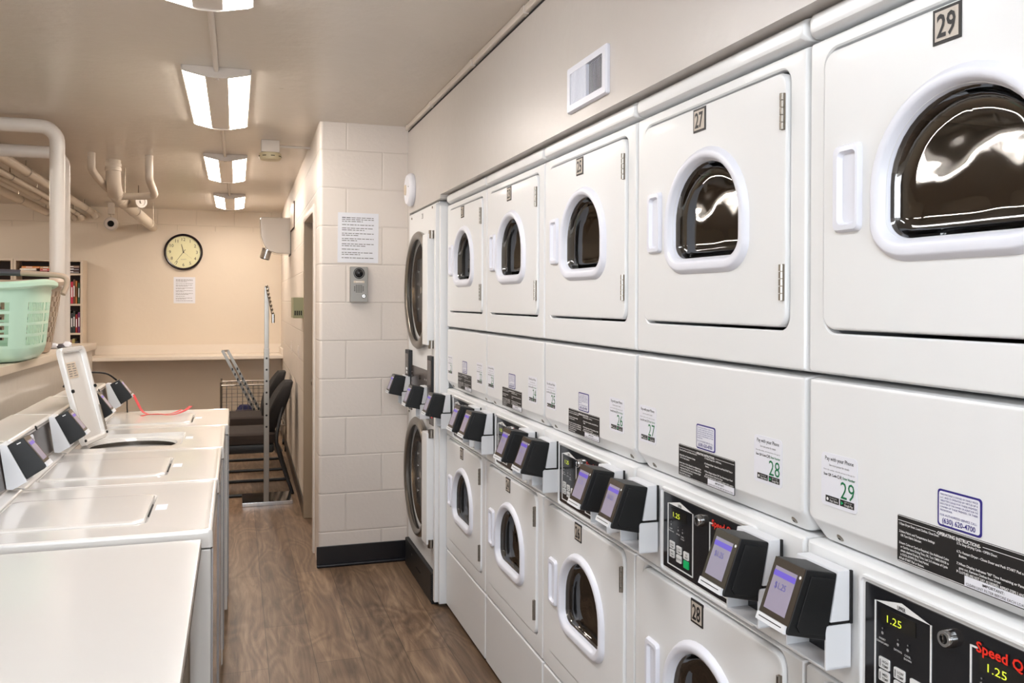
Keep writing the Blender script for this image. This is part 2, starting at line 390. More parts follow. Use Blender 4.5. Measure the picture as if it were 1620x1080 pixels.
# knee wall with ledge
kw = MB()
def kx(y): return -.815-(5.68-y)*.0346
kw.prism([(kx(5.68), 5.68), (kx(YN), YN), (kx(YN)-.3, YN), (kx(5.68)-.3, 5.68)], 'z', 0, 1.178, 'kneewall')
struct('wall_knee', kw)
lg = MB(); lg.prism([(kx(5.68)+.022, 5.70), (kx(YN)+.022, YN), (kx(YN)-.33, YN), (kx(5.68)-.33, 5.70)], 'z', 1.178, 1.215, 'shelf', .004)
struct('trim_ledge', lg)
# white filler posts between round door stack and the dryer row
fp = MB(); fp.box(.918, .98, 4.068, 4.100, .02, 1.945, 'enamel', .003).box(.935, .98, 4.036, 4.066, .02, 1.935, 'enamel', .003)
fp.box(.94, .975, 4.07, 4.09, 0, .02, 'hinge')
struct('trim_filler', fp)

# ================================================================ stacked dryers
W = .683; DX = .966; Y0 = 4.0285
def L3(x, lp): return [(x, -u, z) for u, z in lp]
def win(g=0):
    a0, a1, b0, b1 = .2015-g, .4815+g, 1.572-g, 1.780+g
    w = a1-a0; h = b1-b0
    return rrect(a0, a1, b0, b1, 0, 10, [(.046+g, .036+g), (.046+g, .036+g), (w*.5, h*.60), (w*.5, h*.60)])
def ringo(g=0):
    a0, a1, b0, b1 = .170-g, .513+g, 1.538-g, 1.810+g
    w = a1-a0; h = b1-b0
    return rrect(a0, a1, b0, b1, 0, 10, [(.080+g, .062+g), (.080+g, .062+g), (w*.5, h*.60), (w*.5, h*.60)])
def dzl(lp, dz): return [(u, z+dz) for u, z in lp]
DZ = -1.072
def door_meshes(dz):
    out = {}
    d = MB(); du0, du1, dz0, dz1 = .050, .628, 1.430+dz, 1.902+dz-(.006 if dz else 0)
    w = dzl(win(), dz)
    R = lambda g, r: rrect(du0+g, du1-g, dz0+g, dz1-g, r, 10)
    d.loft([L3(.018, R(0, .028)), L3(.000, R(0, .028)), L3(-.005, R(.002, .026)), L3(-.007, R(.006, .022)), L3(-.007, w), L3(.012, w)], 'enamel')
    out['door'] = d
    r = MB()
    r.loft([L3(-.006, dzl(ringo(), dz)), L3(-.011, dzl(ringo(-.003), dz)), L3(-.017, dzl(ringo(-.008), dz)), L3(-.019, dzl(ringo(-.012), dz)),
            L3(-.019, dzl(win(.011), dz)), L3(-.016, dzl(win(.005), dz)), L3(-.004, dzl(win(-.001), dz)), L3(.002, dzl(win(-.002), dz))], 'plastic')
    out['door_ring'] = r
    g = MB()
    g.loft([L3(.000, dzl(win(-.002), dz)), L3(.003, dzl(win(-.005), dz)), L3(.005, dzl(win(-.007), dz)), L3(.012, dzl(win(-.011), dz)), L3(.0155, dzl(win(-.016), dz)), L3(.0175, dzl(win(-.024), dz)), L3(.018, dzl(win(-.036), dz))], 'glass', cap1=True)
    out['glass'] = g
    h = MB(); hz0, hz1 = 1.592+dz, 1.737+dz
    H = lambda a, b, g2: rrect(a, b, hz0+g2, hz1-g2, .010, 4)
    h.loft([L3(-.006, H(.084, .149, 0)), L3(-.011, H(.085, .148, .001)), L3(-.016, H(.088, .147, .004)), L3(-.017, H(.099, .143, .012)), L3(-.0085, H(.103, .141, .016))], 'plastic', cap1=True)
    out['handle'] = h
    for nm, zc in (('a', 1.827+dz), ('b', 1.513+dz)):
        hg = MB(); hg.box(-.010, .004, -.6175, -.6250, zc-.034, zc+.034, 'hinge', .001)
        for k in range(5): hg.lathe([(.0045, -.006), (.0045, .006)], (-.011, -.6215, zc-.027+k*.0135), (0, 0, 1), 'steel', 8, True, True)
        out['hinge'+nm] = hg
    return out
def number_plate(t, dz):
    n = MB(); z0, z1 = 1.846+dz, 1.897+dz
    n.box(-.0085, -.006, -.2955, -.3465, z0, z1, 'ink').box(-.0092, -.0084, -.300, -.342, z0+.0045, z1-.0045, 'tan')
    n.text(t, .046, (-.0098, -.321, z0+.0095), (0, -1, 0), (0, 0, 1), 'ink', 'C', width=.034, bold=.02)
    return n
def shell(z0, z1, hole, depth=.70, ins=(.002, .005, .008)):
    b = MB(); R = lambda g, r: rrect(.0035+g, W-.0035-g, z0+g, z1-g, r, 10)
    loops = [L3(depth, R(0, .003)), L3(.016, R(0, .003)), L3(.006, R(ins[0], .004)), L3(.001, R(ins[1], .004)), L3(0, R(ins[2], .004))]
    if hole:
        h = lambda g, r: rrect(hole[0]-g, hole[1]+g, hole[2]-g, hole[3]+g, r, 10)
        loops += [L3(0, h(.003, .033)), L3(.003, h(0, .03)), L3(.02, h(0, .03))]
        b.loft(loops, 'enamel', cap0=True)
    else: b.loft(loops, 'enamel', cap0=True, cap1=True)
    return b
def drum(dz):
    b = MB(); c = (0, -.324, 1.678+dz)
    b.lathe([(.19, .055), (.22, .07), (.27, .10), (.27, .5), (.2, .56), (.001, .56)], c, (1, 0, 0), 'dkmetal', 40)
    for k in range(3):
        a = 2.1*k+.6
        b.box(.10, .5, c[1]+.22*math.cos(a)-.02, c[1]+.22*math.cos(a)+.02, c[2]+.22*math.sin(a)-.02, c[2]+.22*math.sin(a)+.02, 'steel', .008)
    return b
R_, U_ = (0, -1, 0), (0, 0, 1)
def pay_sticker(num, u0):
    s = MB(); w, z0, z1 = .090, 1.130, 1.220
    lp = rrect(u0, u0+w, z0, z1, .008, 5)
    s.loft([L3(-.0002, lp), L3(-.0010, lp)], 'paper', cap1=True)
    x = -.0015; T = lambda t, size, u, z, m, al='C', wd=None, b=0: s.text(t, size, (x, -(u0+u), z), R_, U_, m, al, wd, b)
    T('Pay with your Phone', .010, .046, 1.2075, 'ink', wd=.071)
    T('See room poster for details', .005, .046, 1.1985, 'greyink', wd=.05)
    T('Enter the number, view the process in the app for', .0035, .046, 1.1905, 'greyink', wd=.078)
    T('Scan QR Code', .0062, .007, 1.1815, 'ink', 'L', .033, .015); T('OR', .009, .0415, 1.1805, 'ink', 'L', .012); T('Enter Number', .0062, .0555, 1.1815, 'grnink', 'L', .030, .015)
    T(num, .041, .067, 1.1492, 'grnink', 'C', .034, -.002)
    for a, b_, l1, l2 in ((.012, .046, 'Download on the', 'App Store'), (.049, .083, 'GET IT ON', 'Google Play')):
        s.box(-.0014, -.0010, -(u0+a), -(u0+b_), 1.1365, 1.1475, 'ink')
        s.text(l1, .0028, (-.0018, -(u0+a+.011), 1.1438), R_, U_, 'whiteink', 'L', .018)
        s.text(l2, .0056, (-.0018, -(u0+a+.011), 1.1385), R_, U_, 'whiteink', 'L', .021, .01)
        if a < .02: s.lathe([(.0001, 0), (.0028, 0)], (-.0018, -(u0+a+.0055), 1.1418), (-1, 0, 0), 'whiteink', 10)
        else: s.add([(-.0018, -(u0+a+.003), 1.1450), (-.0018, -(u0+a+.003), 1.1388), (-.0018, -(u0+a+.0085), 1.1419)], [(0, 1, 2)], 'green')
    return s
def service_sticker():
    s = MB(); lp = rrect(.303, .380, 1.157, 1.210, .005, 5)
    s.loft([L3(-.0002, lp), L3(-.0012, lp)], 'blueink', cap1=True)
    lp = rrect(.3058, .3772, 1.1598, 1.2072, .004, 5); s.loft([L3(-.0012, lp), L3(-.0016, lp)], 'paper', cap1=True)
    T = lambda t, size, z, wd, m='blueink', b=0, al='L', u=.3085: s.text(t, size, (-.002, -u, z), R_, U_, m, al, wd, b)
    for i, t in enumerate(['THIS MACHINE IS OWNED BY FAMILY PRIDE', 'LLC. AND IS OPERATED BY VIRTUE OF A', 'WRITTEN LEASE FOR THESE PREMISES,', 'EXECUTED BY THE OWNER OR AGENT FOR THE', 'OWNER OF THESE PREMISES, OR THEIR']):
        T(t, .0038, 1.2018-i*.0045, .066)
    T('PREDECESSOR.', .0038, 1.2018-5*.0045, .022)
    T('FOR AUTHORIZED SERVICE CALL:', .0045, 1.1722, .065)
    T('(630) 620-4700', .0105, 1.1625, .058, 'blueink', .015, 'C', .3415)
    return s
def instruction_plate():
    s = MB(); lp = rrect(.224, .456, 1.083, 1.154, .003, 4)
    s.loft([L3(-.0002, lp), L3(-.0008, lp)], 'ink', cap1=True)
    x = -.0012
    def T(t, u, z, wd, size=.0052, m='whiteink', b=.02, al='L'): s.text(t, size, (x, -u, z), R_, U_, m, al, wd, b)
    for a, b2, z in ((.226, .300, 1.1455), (.382, .454, 1.1455), (.226, .454, 1.1525), (.226, .355, 1.0842)): s.quad((x, -a, z), (0, -(b2-a), 0), (0, 0, .0008), 'whiteink')
    T('-OPERATING INSTRUCTIONS-', .34, 1.1432, .078, .0068, b=.03, al='C')
    l = [('1.Open Dryer Door, Load Clothes, Close Door.', .228, .078), ('', 0, 0), ('2.Select Fabric and Temperature Settings', .228, .070), ('OR Turn Fabric Selector.', .231, .042), ('', 0, 0),
         ('3.Insert Coins or Card as Required. Use Additional Coins', .228, .096), ('or Card for more Drying Time, OR, Turn TIMER KNOB to', .231, .093), ('obtain desired Drying Time. Last 2-5 minutes of Cycle', .231, .091), ('is COOL-DOWN (No Heat) Period.', .231, .056), ('4.Push START Pad or Button.', .228, .05)]
    for i, (t, u, w) in enumerate(l):
        if t: T(t, u, 1.1395-i*.0058, w, .0048)
    l = [('5.To Stop Drying Cycle - OPEN Door.', .338, .068), ('', 0, 0), ('6.To Restart Dryer - Close Door and Push START Pad or', .338, .110), ('Button.', .342, .014), ('', 0, 0), ('7.When Display Indicates "00" Time Remaining or Panel', .338, .110), ('goes out, Remove Clothes from Dryer.', .342, .07), ('IF CLOTHES ARE NOT DRY AS DESIRED, REPEAT STEPS 3 AND 4.', .338, .114)]
    for i, (t, u, w) in enumerate(l):
        if t: T(t, u, 1.1385-i*.0056, w, .0048)
    s.box(-.0014, -.0008, -.352, -.454, 1.0845, 1.0985, 'paper'); x = -.0018
    T('IMPORTANT:', .400, 1.0925, .035, .0055, 'ink', .01, 'C'); T('CLEAN LINT FILTER BEFORE EACH LOAD', .403, 1.0862, .096, .0052, 'ink', 0, 'C')
    return s
def seg_digits(s, u, z, h, m, x):
    s.text('1.25', h, (x, -u, z), R_, U_, m, 'L', h*1.9)
def console():
    """parts of the central control strip"""
    b = MB(); z0, z1 = .8385, 1.058
    R = lambda g, r: rrect(.0035+g, W-.0035-g, z0+g, z1-g, r, 8)
    h = lambda g, r: rrect(.150-g, .533+g, .850-g, 1.036+g, r, 8)
    b.loft([L3(.10, R(0, .003)), L3(.012, R(0, .003)), L3(.004, R(.001, .003)), L3(0, R(.005, .004)), L3(0, h(.0055, .012)), L3(-.006, h(.0045, .011)), L3(-.006, h(.001, .01)), L3(-.001, h(0, .008))], 'enamel', cap0=True, cap1=True)
    p = MB(); x = -.0055
    p.box(-.004, -.0005, -.158, -.526, .857, 1.030, 'blackg', .001)
    def frame(u0, u1, zb, zt, roof):
        t = .0022
        for (a, b2, c, d) in ((u0, u0+t, zb, zt), (u1-t, u1, zb, zt), (u0, u1, zb, zb+t)): p.box(x, -.004, -a, -b2, c, d, 'whiteink')
        if roof:
            p.add([(x, -u0, zt), (x, -u1, zt), (x, -(u0+u1)/2, zt+.013)], [(0, 1, 2)], 'whiteink')
        else: p.box(x, -.004, -u0, -(u0+.012), zt-t, zt, 'whiteink')
    frame(.181, .297, .868, 1.009, True); frame(.366, .500, .868, 1.009, False)
    p.text('UPPER', .0085, (x-.0006, -.239, 1.0103), R_, U_, 'ink', 'C', .017, .02)
    p.text('Speed Queen', .020, (x-.0006, -.377, 1.004), R_, U_, 'red', 'L', .115, .025)
    for u0 in (.181, .368):
        p.box(x, -.004, -(u0+.014), -(u0+.085), .979, 1.002, 'lcd')
        seg_digits(p, u0+.028, .983, .016, 'led', x-.0008)
        for uu, zz, a, c in ((.018, .958, 'INSERT', 'COINS/CARD'), (.051, .952, 'DRYING', ''), (.071, .951, 'COOL', 'DOWN')):
            p.lathe([(.0001, 0), (.0014, 0)], (x-.0004, -(u0+uu), zz+.012), (-1, 0, 0), 'greyink', 8)
            p.text('*', .012, (x-.0004, -(u0+uu), zz-.001), R_, U_, 'whiteink', 'C')
            p.text(a, .0045, (x-.0004, -(u0+uu), zz-.006), R_, U_, 'whiteink', 'C')
            if c: p.text(c, .0045, (x-.0004, -(u0+uu), zz-.0115), R_, U_, 'whiteink', 'C')
    k = []
    for u0 in (.181, .368):
        for cu, cz, m, t1, t2 in ((.022, .9165, 'whiteink', 'HIGH', 'TEMP'), (.022, .8965, 'whiteink', 'MED', 'TEMP'), (.054, .9125, 'whiteink', 'LOW', 'TEMP'), (.054, .8925, 'whiteink', 'DELICATES', ''), (.087, .9085, 'whiteink', 'NO', 'HEAT'), (.087, .8885, 'green', '', '')):
            lp = rrect(u0+cu-.011, u0+cu+.011, cz-.0085, cz+.0085, .002, 3); k_ = MB(); k.append(k_)
            k_.loft([L3(-.004, lp), L3(-.0062, lp)], m, cap1=True)
            if t1: k_.text(t1, .0055, (-.0066, -(u0+cu+(.003 if t2 else 0)), cz+(.001 if t2 else -.002)), R_, U_, 'ink', 'C', bold=.01)
            if t2: k_.text(t2, .0055, (-.0066, -(u0+cu+.003), cz-.0055), R_, U_, 'ink', 'C', bold=.01)
            if t2 == 'TEMP': k_.quad((-.0066, -(u0+cu-.0085), cz-.006), (0, -.0015, 0), (0, 0, .011), 'ink')
    lk = MB(); lk.lathe([(.0135, 0), (.0125, -.010), (.011, -.013), (.007, -.013), (.006, -.009), (.0001, -.009)], (-.004, -.331, 1.004), (1, 0, 0), 'chrome', 20)
    lk.box(-.0155, -.013, -.3295, -.3325, .998, 1.010, 'void')
    return b, p, k, lk
up, lo = door_meshes(0), door_meshes(DZ)
S = {}
def proto(name, mb):
    o = mb.build(name); o_ = o.data; bpy.data.objects.remove(o); return o_
def put(name, me, parent):
    o = bpy.data.objects.new(name, me); COL.objects.link(o); o.parent = parent; return o
mesh_up = {k: proto(k.rstrip('ab') if k.startswith('hinge') else k, v) for k, v in up.items()}
mesh_lo = {k: proto(k.rstrip('ab') if k.startswith('hinge') else k, v) for k, v in lo.items()}
cu_ = proto('upper_cabinet', shell(1.352, 1.9335, (.046, .632, 1.424, 1.908)))
cl_ = proto('lower_cabinet', shell(.296, .837, (.046, .632, 1.424+DZ, 1.902+DZ), ins=(.001, .002, .003)))
cap = MB()
R = lambda g, r: rrect(.0035+g, W-.0035-g, 1.9415+g, 1.984-g, r, 8)
cap.loft([L3(.70, R(0, .003)), L3(.012, R(0, .003)), L3(.002, R(.002, .008)), L3(-.004, R(.007, .008)), L3(-.005, R(.014, .006))], 'enamel', cap0=True, cap1=True)
cap_ = proto('top_cap', cap)
kick_ = proto('kick_panel', shell(.022, .290, None, .6).box(.04, .6, -.01, -W+.01, 0, .03, 'void'))
mid = MB(); R = lambda g, r: rrect(.0035+g, W-.0035-g, 1.082+g, 1.346-g, r, 8)
Rb = lambda g: rrect(.0035+g, W-.0035-g, 1.086, 1.346-g, 0, 8, [(.03, .022), (.03, .022), (.01, .01), (.01, .01)])
mid.loft([L3(.65, rrect(.02, W-.02, 1.066, 1.346, .003, 8)), L3(.036, rrect(.006, W-.006, 1.060, 1.346, 0, 8, [(.028, .03), (.028, .03), (.003, .003), (.003, .003)])),
          L3(.026, rrect(.0045, W-.0045, 1.0625, 1.345, 0, 8, [(.03, .032), (.03, .032), (.003, .003), (.003, .003)])),
          L3(.003, rrect(.008, W-.008, 1.096, 1.341, 0, 8, [(.016, .012), (.016, .012), (.004, .004), (.004, .004)])), L3(0, rrect(.016, W-.016, 1.101, 1.336, .008, 8))], 'enamel', cap0=True, cap1=True)
mid_ = proto('service_panel', mid)
scm = MB()
scm.lathe([(.0085, 0), (.0085, -.002), (.006, -.005), (.0001, -.006)], (.020, 0, .004), (1, 0, .75), 'steel', 14).lathe([(.003, -.0056), (.0001, -.0062)], (.0197, 0, .0038), (1, 0, .75), 'void', 6)
scm_ = proto('screw', scm)
CO = console(); cb_, cp_, cl2_ = proto('console_frame', CO[0]), proto('control_panel', CO[1]), proto('key_lock', CO[3]); ck_ = [proto('key', m) for m in CO[2]]
drum_u, drum_l = proto('drum', drum(0)), proto('drum', drum(DZ))
svc_, ins_ = proto('service_sticker', service_sticker()), proto('instruction_plate', instruction_plate())
lint = MB()
for zz in (1.86, 1.845, 1.828): lint.lathe([(.0001, -.0003), (.003, -.0003)], (-.007, -.0535, zz), (1, 0, 0), 'void', 8)
stk = [(21, 'beside the white filler post'), (23, 'second from the far end'), (25, 'middle of the row'), (27, 'second nearest the camera'), (29, 'nearest the camera, cut by the right edge')]
for i, (n, desc) in enumerate(stk):
    t = thing('stacked_dryer', 'white stacked dryer, upper door numbered %d, %s' % (n, desc), 'dryer', (DX, Y0-i*W, 0), 0, 'stacked dryers along the right wall')
    put('upper_cabinet', cu_, t); put('lower_cabinet', cl_, t); put('top_cap', cap_, t); put('kick_panel', kick_, t); put('service_panel', mid_, t)
    for (u, z) in ((.071, 1.073), (.628, 1.073)):
        q = put('screw', scm_, t); q.location = (0, -u, z)
    put('console_frame', cb_, t); q = put('control_panel', cp_, t); [put('key', kk, q) for kk in ck_]; put('key_lock', cl2_, q)
    for ms, dr, num, dz in ((mesh_up, drum_u, n, 0), (mesh_lo, drum_l, n+1, DZ)):
        d = put('door', ms['door'], t); put('door_ring', ms['door_ring'], d); put('glass', ms['glass'], d); put('handle', ms['handle'], d)
        put('hinge', ms['hingea'], d); put('hinge', ms['hingeb'], d); put('drum', dr, t)
        pl = put('number_plate', proto('number_plate', number_plate(str(num), dz)), t)
    s1 = pay_sticker(str(n), {21: .028, 23: .024, 25: .024, 27: .022, 29: .044}[n]).build('payment_sticker', t)
    s2 = pay_sticker(str(n+1), {21: .540, 23: .526, 25: .524, 27: .524, 29: .524}[n]).build('payment_sticker', t)
    put('service_sticker', svc_, t); put('instruction_plate', ins_, t)

# ================================================================ payment readers
def reader_meshes():
    """local: x=0 mounting plane, -x outward, near face at y=0, +y away; z relative to world height"""
    br = MB(); w = .108
    br.prism([(0, .957), (0, 1.0395), (-.026, 1.0395), (-.040, .957)], 'y', 0, w, 'bracket', .0015)
    br.prism([(0, .880), (0, .952), (-.046, .952), (-.049, .948), (-.049, .884), (-.045, .880)], 'y', 0, .004, 'bracket', .001)
    br.prism([(0, .880), (0, .952), (-.046, .952), (-.049, .948), (-.049, .884), (-.045, .880)], 'y', w-.004, w, 'bracket', .001)
    br.box(-.049, 0, 0, w, .880, .884, 'bracket', .001)
    br.prism([(-.002, .952), (-.002, .957), (-.038, .957), (-.038, .952)], 'y', .002, w-.002, 'void')
    br.box(-.004, -.001, .006, w-.006, .884, .952, 'blackg'); br.text('Speed', .022, (-.0046, .048, .899), (0, -1, 0), (0, 0, 1), 'red', 'L', .045, .05)
    sl = MB(); sl.box(-.004, .001, -.0035, .002, .953, 1.040, 'black', .001)
    ho = MB(); a, b2 = .001, .082
    P = [(-.026, 1.036), (-.086, 1.048), (-.122, .951), (-.121, .945), (-.046, .928)]
    def off(p, g):
        cx = sum(q[0] for q in p)/len(p); cz = sum(q[1] for q in p)/len(p)
        return [(cx+(q[0]-cx)*(1-g), cz+(q[1]-cz)*(1-g)) for q in p]
    ho.prism(P, 'y', a, b2, 'black', .003)
    ho.prism(off([(-.034, 1.028), (-.078, 1.037), (-.106, .958), (-.100, .948), (-.052, .938)], .0), 'y', a-.0035, a+.002, 'black', .001)
    # screen face frame: origin lower near corner, right (toward far) and up directions
    top = Vector((-.086, 0, 1.048)); bot = Vector((-.122, 0, .951)); up_ = (top-bot); n = Vector((-up_.z, 0, up_.x)).normalized()
    def Q(y, t, o=.001): return bot+up_*t+Vector((0, y, 0))+n*o
    sc = MB()
    def pan(y0, y1, t0, t1, m, o0, o1):
        sc.loft([[Q(y0, t0, o0), Q(y1, t0, o0), Q(y1, t1, o0), Q(y0, t1, o0)], [Q(y0, t0, o1), Q(y1, t0, o1), Q(y1, t1, o1), Q(y0, t1, o1)]], m, cap1=True)
    pan(a+.001, b2-.001, .08, .99, 'bezel', -.001, .0012)
    pan(a+.014, b2-.010, .17, .86, 'screen', .001, .0018)
    pan(a+.014, b2-.010, .71, .80, 'screenbar', .0018, .0022)
    ut = up_.normalized()
    sc.text('$1.25', .015, Q(b2-.021, .53, .0024), (0, -1, 0), ut, 'inkblue', 'L', .030)
    cs = MB()
    def pan2(y0, y1, t0, t1, m, o0, o1):
        cs.loft([[Q(y0, t0, o0), Q(y1, t0, o0), Q(y1, t1, o0), Q(y0, t1, o0)], [Q(y0, t0, o1), Q(y1, t0, o1), Q(y1, t1, o1), Q(y0, t1, o1)]], m, cap1=True)
    pan2(a+.004, b2-.001, -.05, .075, 'bracket', -.002, .004); pan2(a+.012, b2-.008, .012, .026, 'ink', .004, .0045)
    lt = MB(); lt.lathe([(.0001, 0), (.0028, 0)], Q(a+.006, .84, .0016), n, 'whiteink', 10)
    return br, sl, ho, sc, cs, lt
rm = [proto(nm, m) for nm, m in zip(('mounting_bracket', 'bracket_slot', 'housing', 'screen', 'card_slot', 'indicator_light'), reader_meshes())]
def reader(label, loc, group, bracket=True, ry=0):
    t = thing('payment_reader', label, 'card reader', loc, 0, group); t.rotation_euler = (0, ry, 0)
    for k, (nm, me) in enumerate(zip(('mounting_bracket', 'bracket_slot', 'housing', 'screen', 'card_slot', 'indicator_light'), rm)):
        if nm in ('mounting_bracket',) or k > 1 or bracket: put(nm, me, t)
    return t
RG = 'payment readers on the stacked dryers'
posn = [(21, 3.91, 0, 'on the corner where the filler post meets dryer 21'), (21, None, .922, 'over the console of dryer 21, left one of a close pair'),
        (21, None, 1.187, 'on the seam between dryers 21 and 23'), (23, None, 1.919, 'over the console of dryer 23, left one of a close pair'),
        (23, None, 2.215, 'on the seam between dryers 23 and 25'), (25, None, 2.9235, 'over the console of dryer 25, left one of a close pair'),
        (25, None, 3.197, 'on the seam between dryers 25 and 27'), (27, None, 3.911, 'over the console of dryer 27, left one of a close pair'),
        (27, None, 4.187, 'on the seam between dryers 27 and 29, largest and nearest the camera')]
for n, y, idx, d in posn:
    reader('black payment reader '+d, (DX-.006, y if y else Y0-idx*W, 0), RG)

# ================================================================ round door stack
t = thing('stacked_washer_dryer', 'white stacked laundry machine with two big round chrome-rimmed doors', 'laundry machine', (.93, 4.79, 0))
b = MB()
def sq(x, a0, a1, c0, c1, r): return [(x, a, c) for a, c in rrect(a0, a1, c0, c1, r, 15)]
def circ(x, cy, cz, r): return [(x, a, c) for a, c in rrect(cy-r, cy+r, cz-r, cz+r, r, 15)]
for z0_, z1_, zc, rr in ((1.05, 1.955, 1.532, .262), (.15, 1.046, .560, .272)):
    b.loft([sq(.68, -.69, 0, z0_, z1_, .003), sq(.004, -.69, 0, z0_, z1_, .003), sq(0, -.686, -.004, z0_+.003, z1_-.003, .004), circ(0, -.352, zc, rr+.004), circ(.004, -.352, zc, rr), circ(.04, -.352, zc, rr)], 'enamel', cap0=True)
b.box(.02, .68, -.66, -.03, 1.95, 1.965, 'enamel')
b.build('cabinet', t)
MB().box(-.018, .6, -.69, 0, 0, .15, 'black', .004).build('toe_panel', t)
g = MB()
for k in range(14): g.box(-.020, -.016, -.685, -.672, .012+k*.0095, .017+k*.0095, 'void')
g.box(-.020, -.016, -.42, -.31, .07, .076, 'void'); g.box(-.0195, -.016, -.2, -.19, .10, .11, 'steel'); g.build('vent_slots', t)
n = MB(); n.text('20', .04, (-.0015, -.365, 1.905), R_, U_, 'greyink', 'C'); n.build('machine_number', t)
for zc, rr in ((1.532, .306), (.560, .309)):
    c = (0, -.352, zc); d = MB()
    d.lathe([(rr-.02, .0), (rr-.006, -.006), (rr, -.018), (rr, -.026), (rr-.008, -.036), (rr-.022, -.040), (rr-.036, -.036), (rr-.042, -.028)], c, (1, 0, 0), 'steel', 64)
    dd = d.build('round_door', t)
    bo = MB(); bo.lathe([(rr-.042, -.028), (rr-.055, -.022), (rr-.10, -.014), (.12, -.009), (.001, -.007)], c, (1, 0, 0), 'clear', 64)
    bo.build('door_glass', dd)
    dr = MB(); dr.lathe([(rr-.06, -.004), (rr-.07, .12), (rr-.02, .16), (rr-.02, .3), (.001, .32)], c, (1, 0, 0), 'bronze', 48); dr.build('drum', t)
    fin = MB()
    for sy in (-1, 1):
        prof = [(sy*.012, -.17), (sy*.14, -.165), (sy*.15, -.11), (sy*.20, -.09), (sy*.235, 0), (sy*.20, .09), (sy*.15, .11), (sy*.14, .165), (sy*.012, .17)]
        fin.prism([(c[1]+a, zc+q) for a, q in prof], 'x', .004, .010, 'blackg', .001)
        for q in (-.1, -.035, .035, .1): fin.lathe([(.009, 0), (.009, -.003), (.0001, -.005)], (.004, c[1]+sy*.11, zc+q), (1, 0, 0), 'chrome', 12)
    fin.box(.0, .010, c[1]-.008, c[1]+.008, zc-.24, zc+.24, 'steel', .004)
    for sy in (-1, 1): fin.lathe([(.02, 0), (.02, -.003), (.0001, -.005)], (.003, c[1]+sy*.03, zc), (1, 0, 0), 'chrome', 16)
    fin.build('drum_baffle', t)
    hp = MB(); hp.prism([(-.046, -.577), (-.042, -.674), (-.004, -.676), (-.004, -.577)], 'z', zc-.272, zc+.272, 'enamel', .004)
    hp.box(-.004, .0, -.675, -.688, zc-.25, zc+.25, 'enamel', .003)
    hpo = hp.build('hinge_plate', dd)
    hc = MB()
    for q in (-.268, .268): hc.lathe([(.016, -.02), (.016, .02)], (-.018, -.668, zc+q), (0, 0, 1), 'steel', 16, True, True)
    hc.build('hinge_pin', dd)
cp = MB(); cp.box(-.006, .0, -.565, -.075, .955, 1.125, 'laminated', .002)
cp.lathe([(.012, 0), (.012, -.004), (.0001, -.004)], (-.006, -.33, 1.075), (1, 0, 0), 'void', 16)
for k in range(6): cp.text('--', .02, (-.0075, -.12, .985+k*.02), R_, U_, 'whiteink', 'L', .012)
for k in range(2):
    for j in range(2): cp.text('o', .02, (-.0075, -.46-.04*k, 1.04+j*.03), R_, U_, 'whiteink', 'C')
cp.text('Speed Queen', .018, (-.0075, -.36, 1.005), R_, U_, 'red', 'L', .09, .03)
cp.build('control_panel', t)
for yc, z0, z1 in ((-.055, 1.06, 1.205), (-.635, .97, 1.205)):
    m = MB(); m.box(-.022, 0, yc-.052, yc+.05, z0, z1, 'black', .002).box(-.0235, -.021, yc-.042, yc+.04, z0+.008, z1-.02, 'laminated')
    for k in range(2):
        for j in range(2): m.box(-.0245, -.0232, yc-.022+j*.02, yc-.008+j*.02, z0+.015+k*.02, z0+.028+k*.02, 'whiteink')
    m.build('coin_slot_panel', t)
for yc, zc in ((-.06, .915), (-.60, .90)):
    m = MB(); m.box(-.004, 0, yc-.045, yc+.045, zc-.04, zc+.04, 'laminated', .002).box(-.005, -.0035, yc-.03, yc-.0, zc-.003, zc+.01, 'red'); m.build('price_display', t)
for (yc, zc) in ((-.60, 1.94), (-.08, 1.93), (-.02, .86), (-.02, 1.62)):
    MB().lathe([(.006, 0), (.006, -.003), (.0001, -.004)], (0, yc, zc), (1, 0, 0), 'hinge', 8).build('screw', t)
RS = 'payment readers on the round-door stack'
reader('leftmost black payment reader on the round-door machine, against the block wall', (.924, 4.705, .022), RS)
reader('black payment reader in front of the dark control panel of the round-door machine', (.924, 4.215, .008), RS)

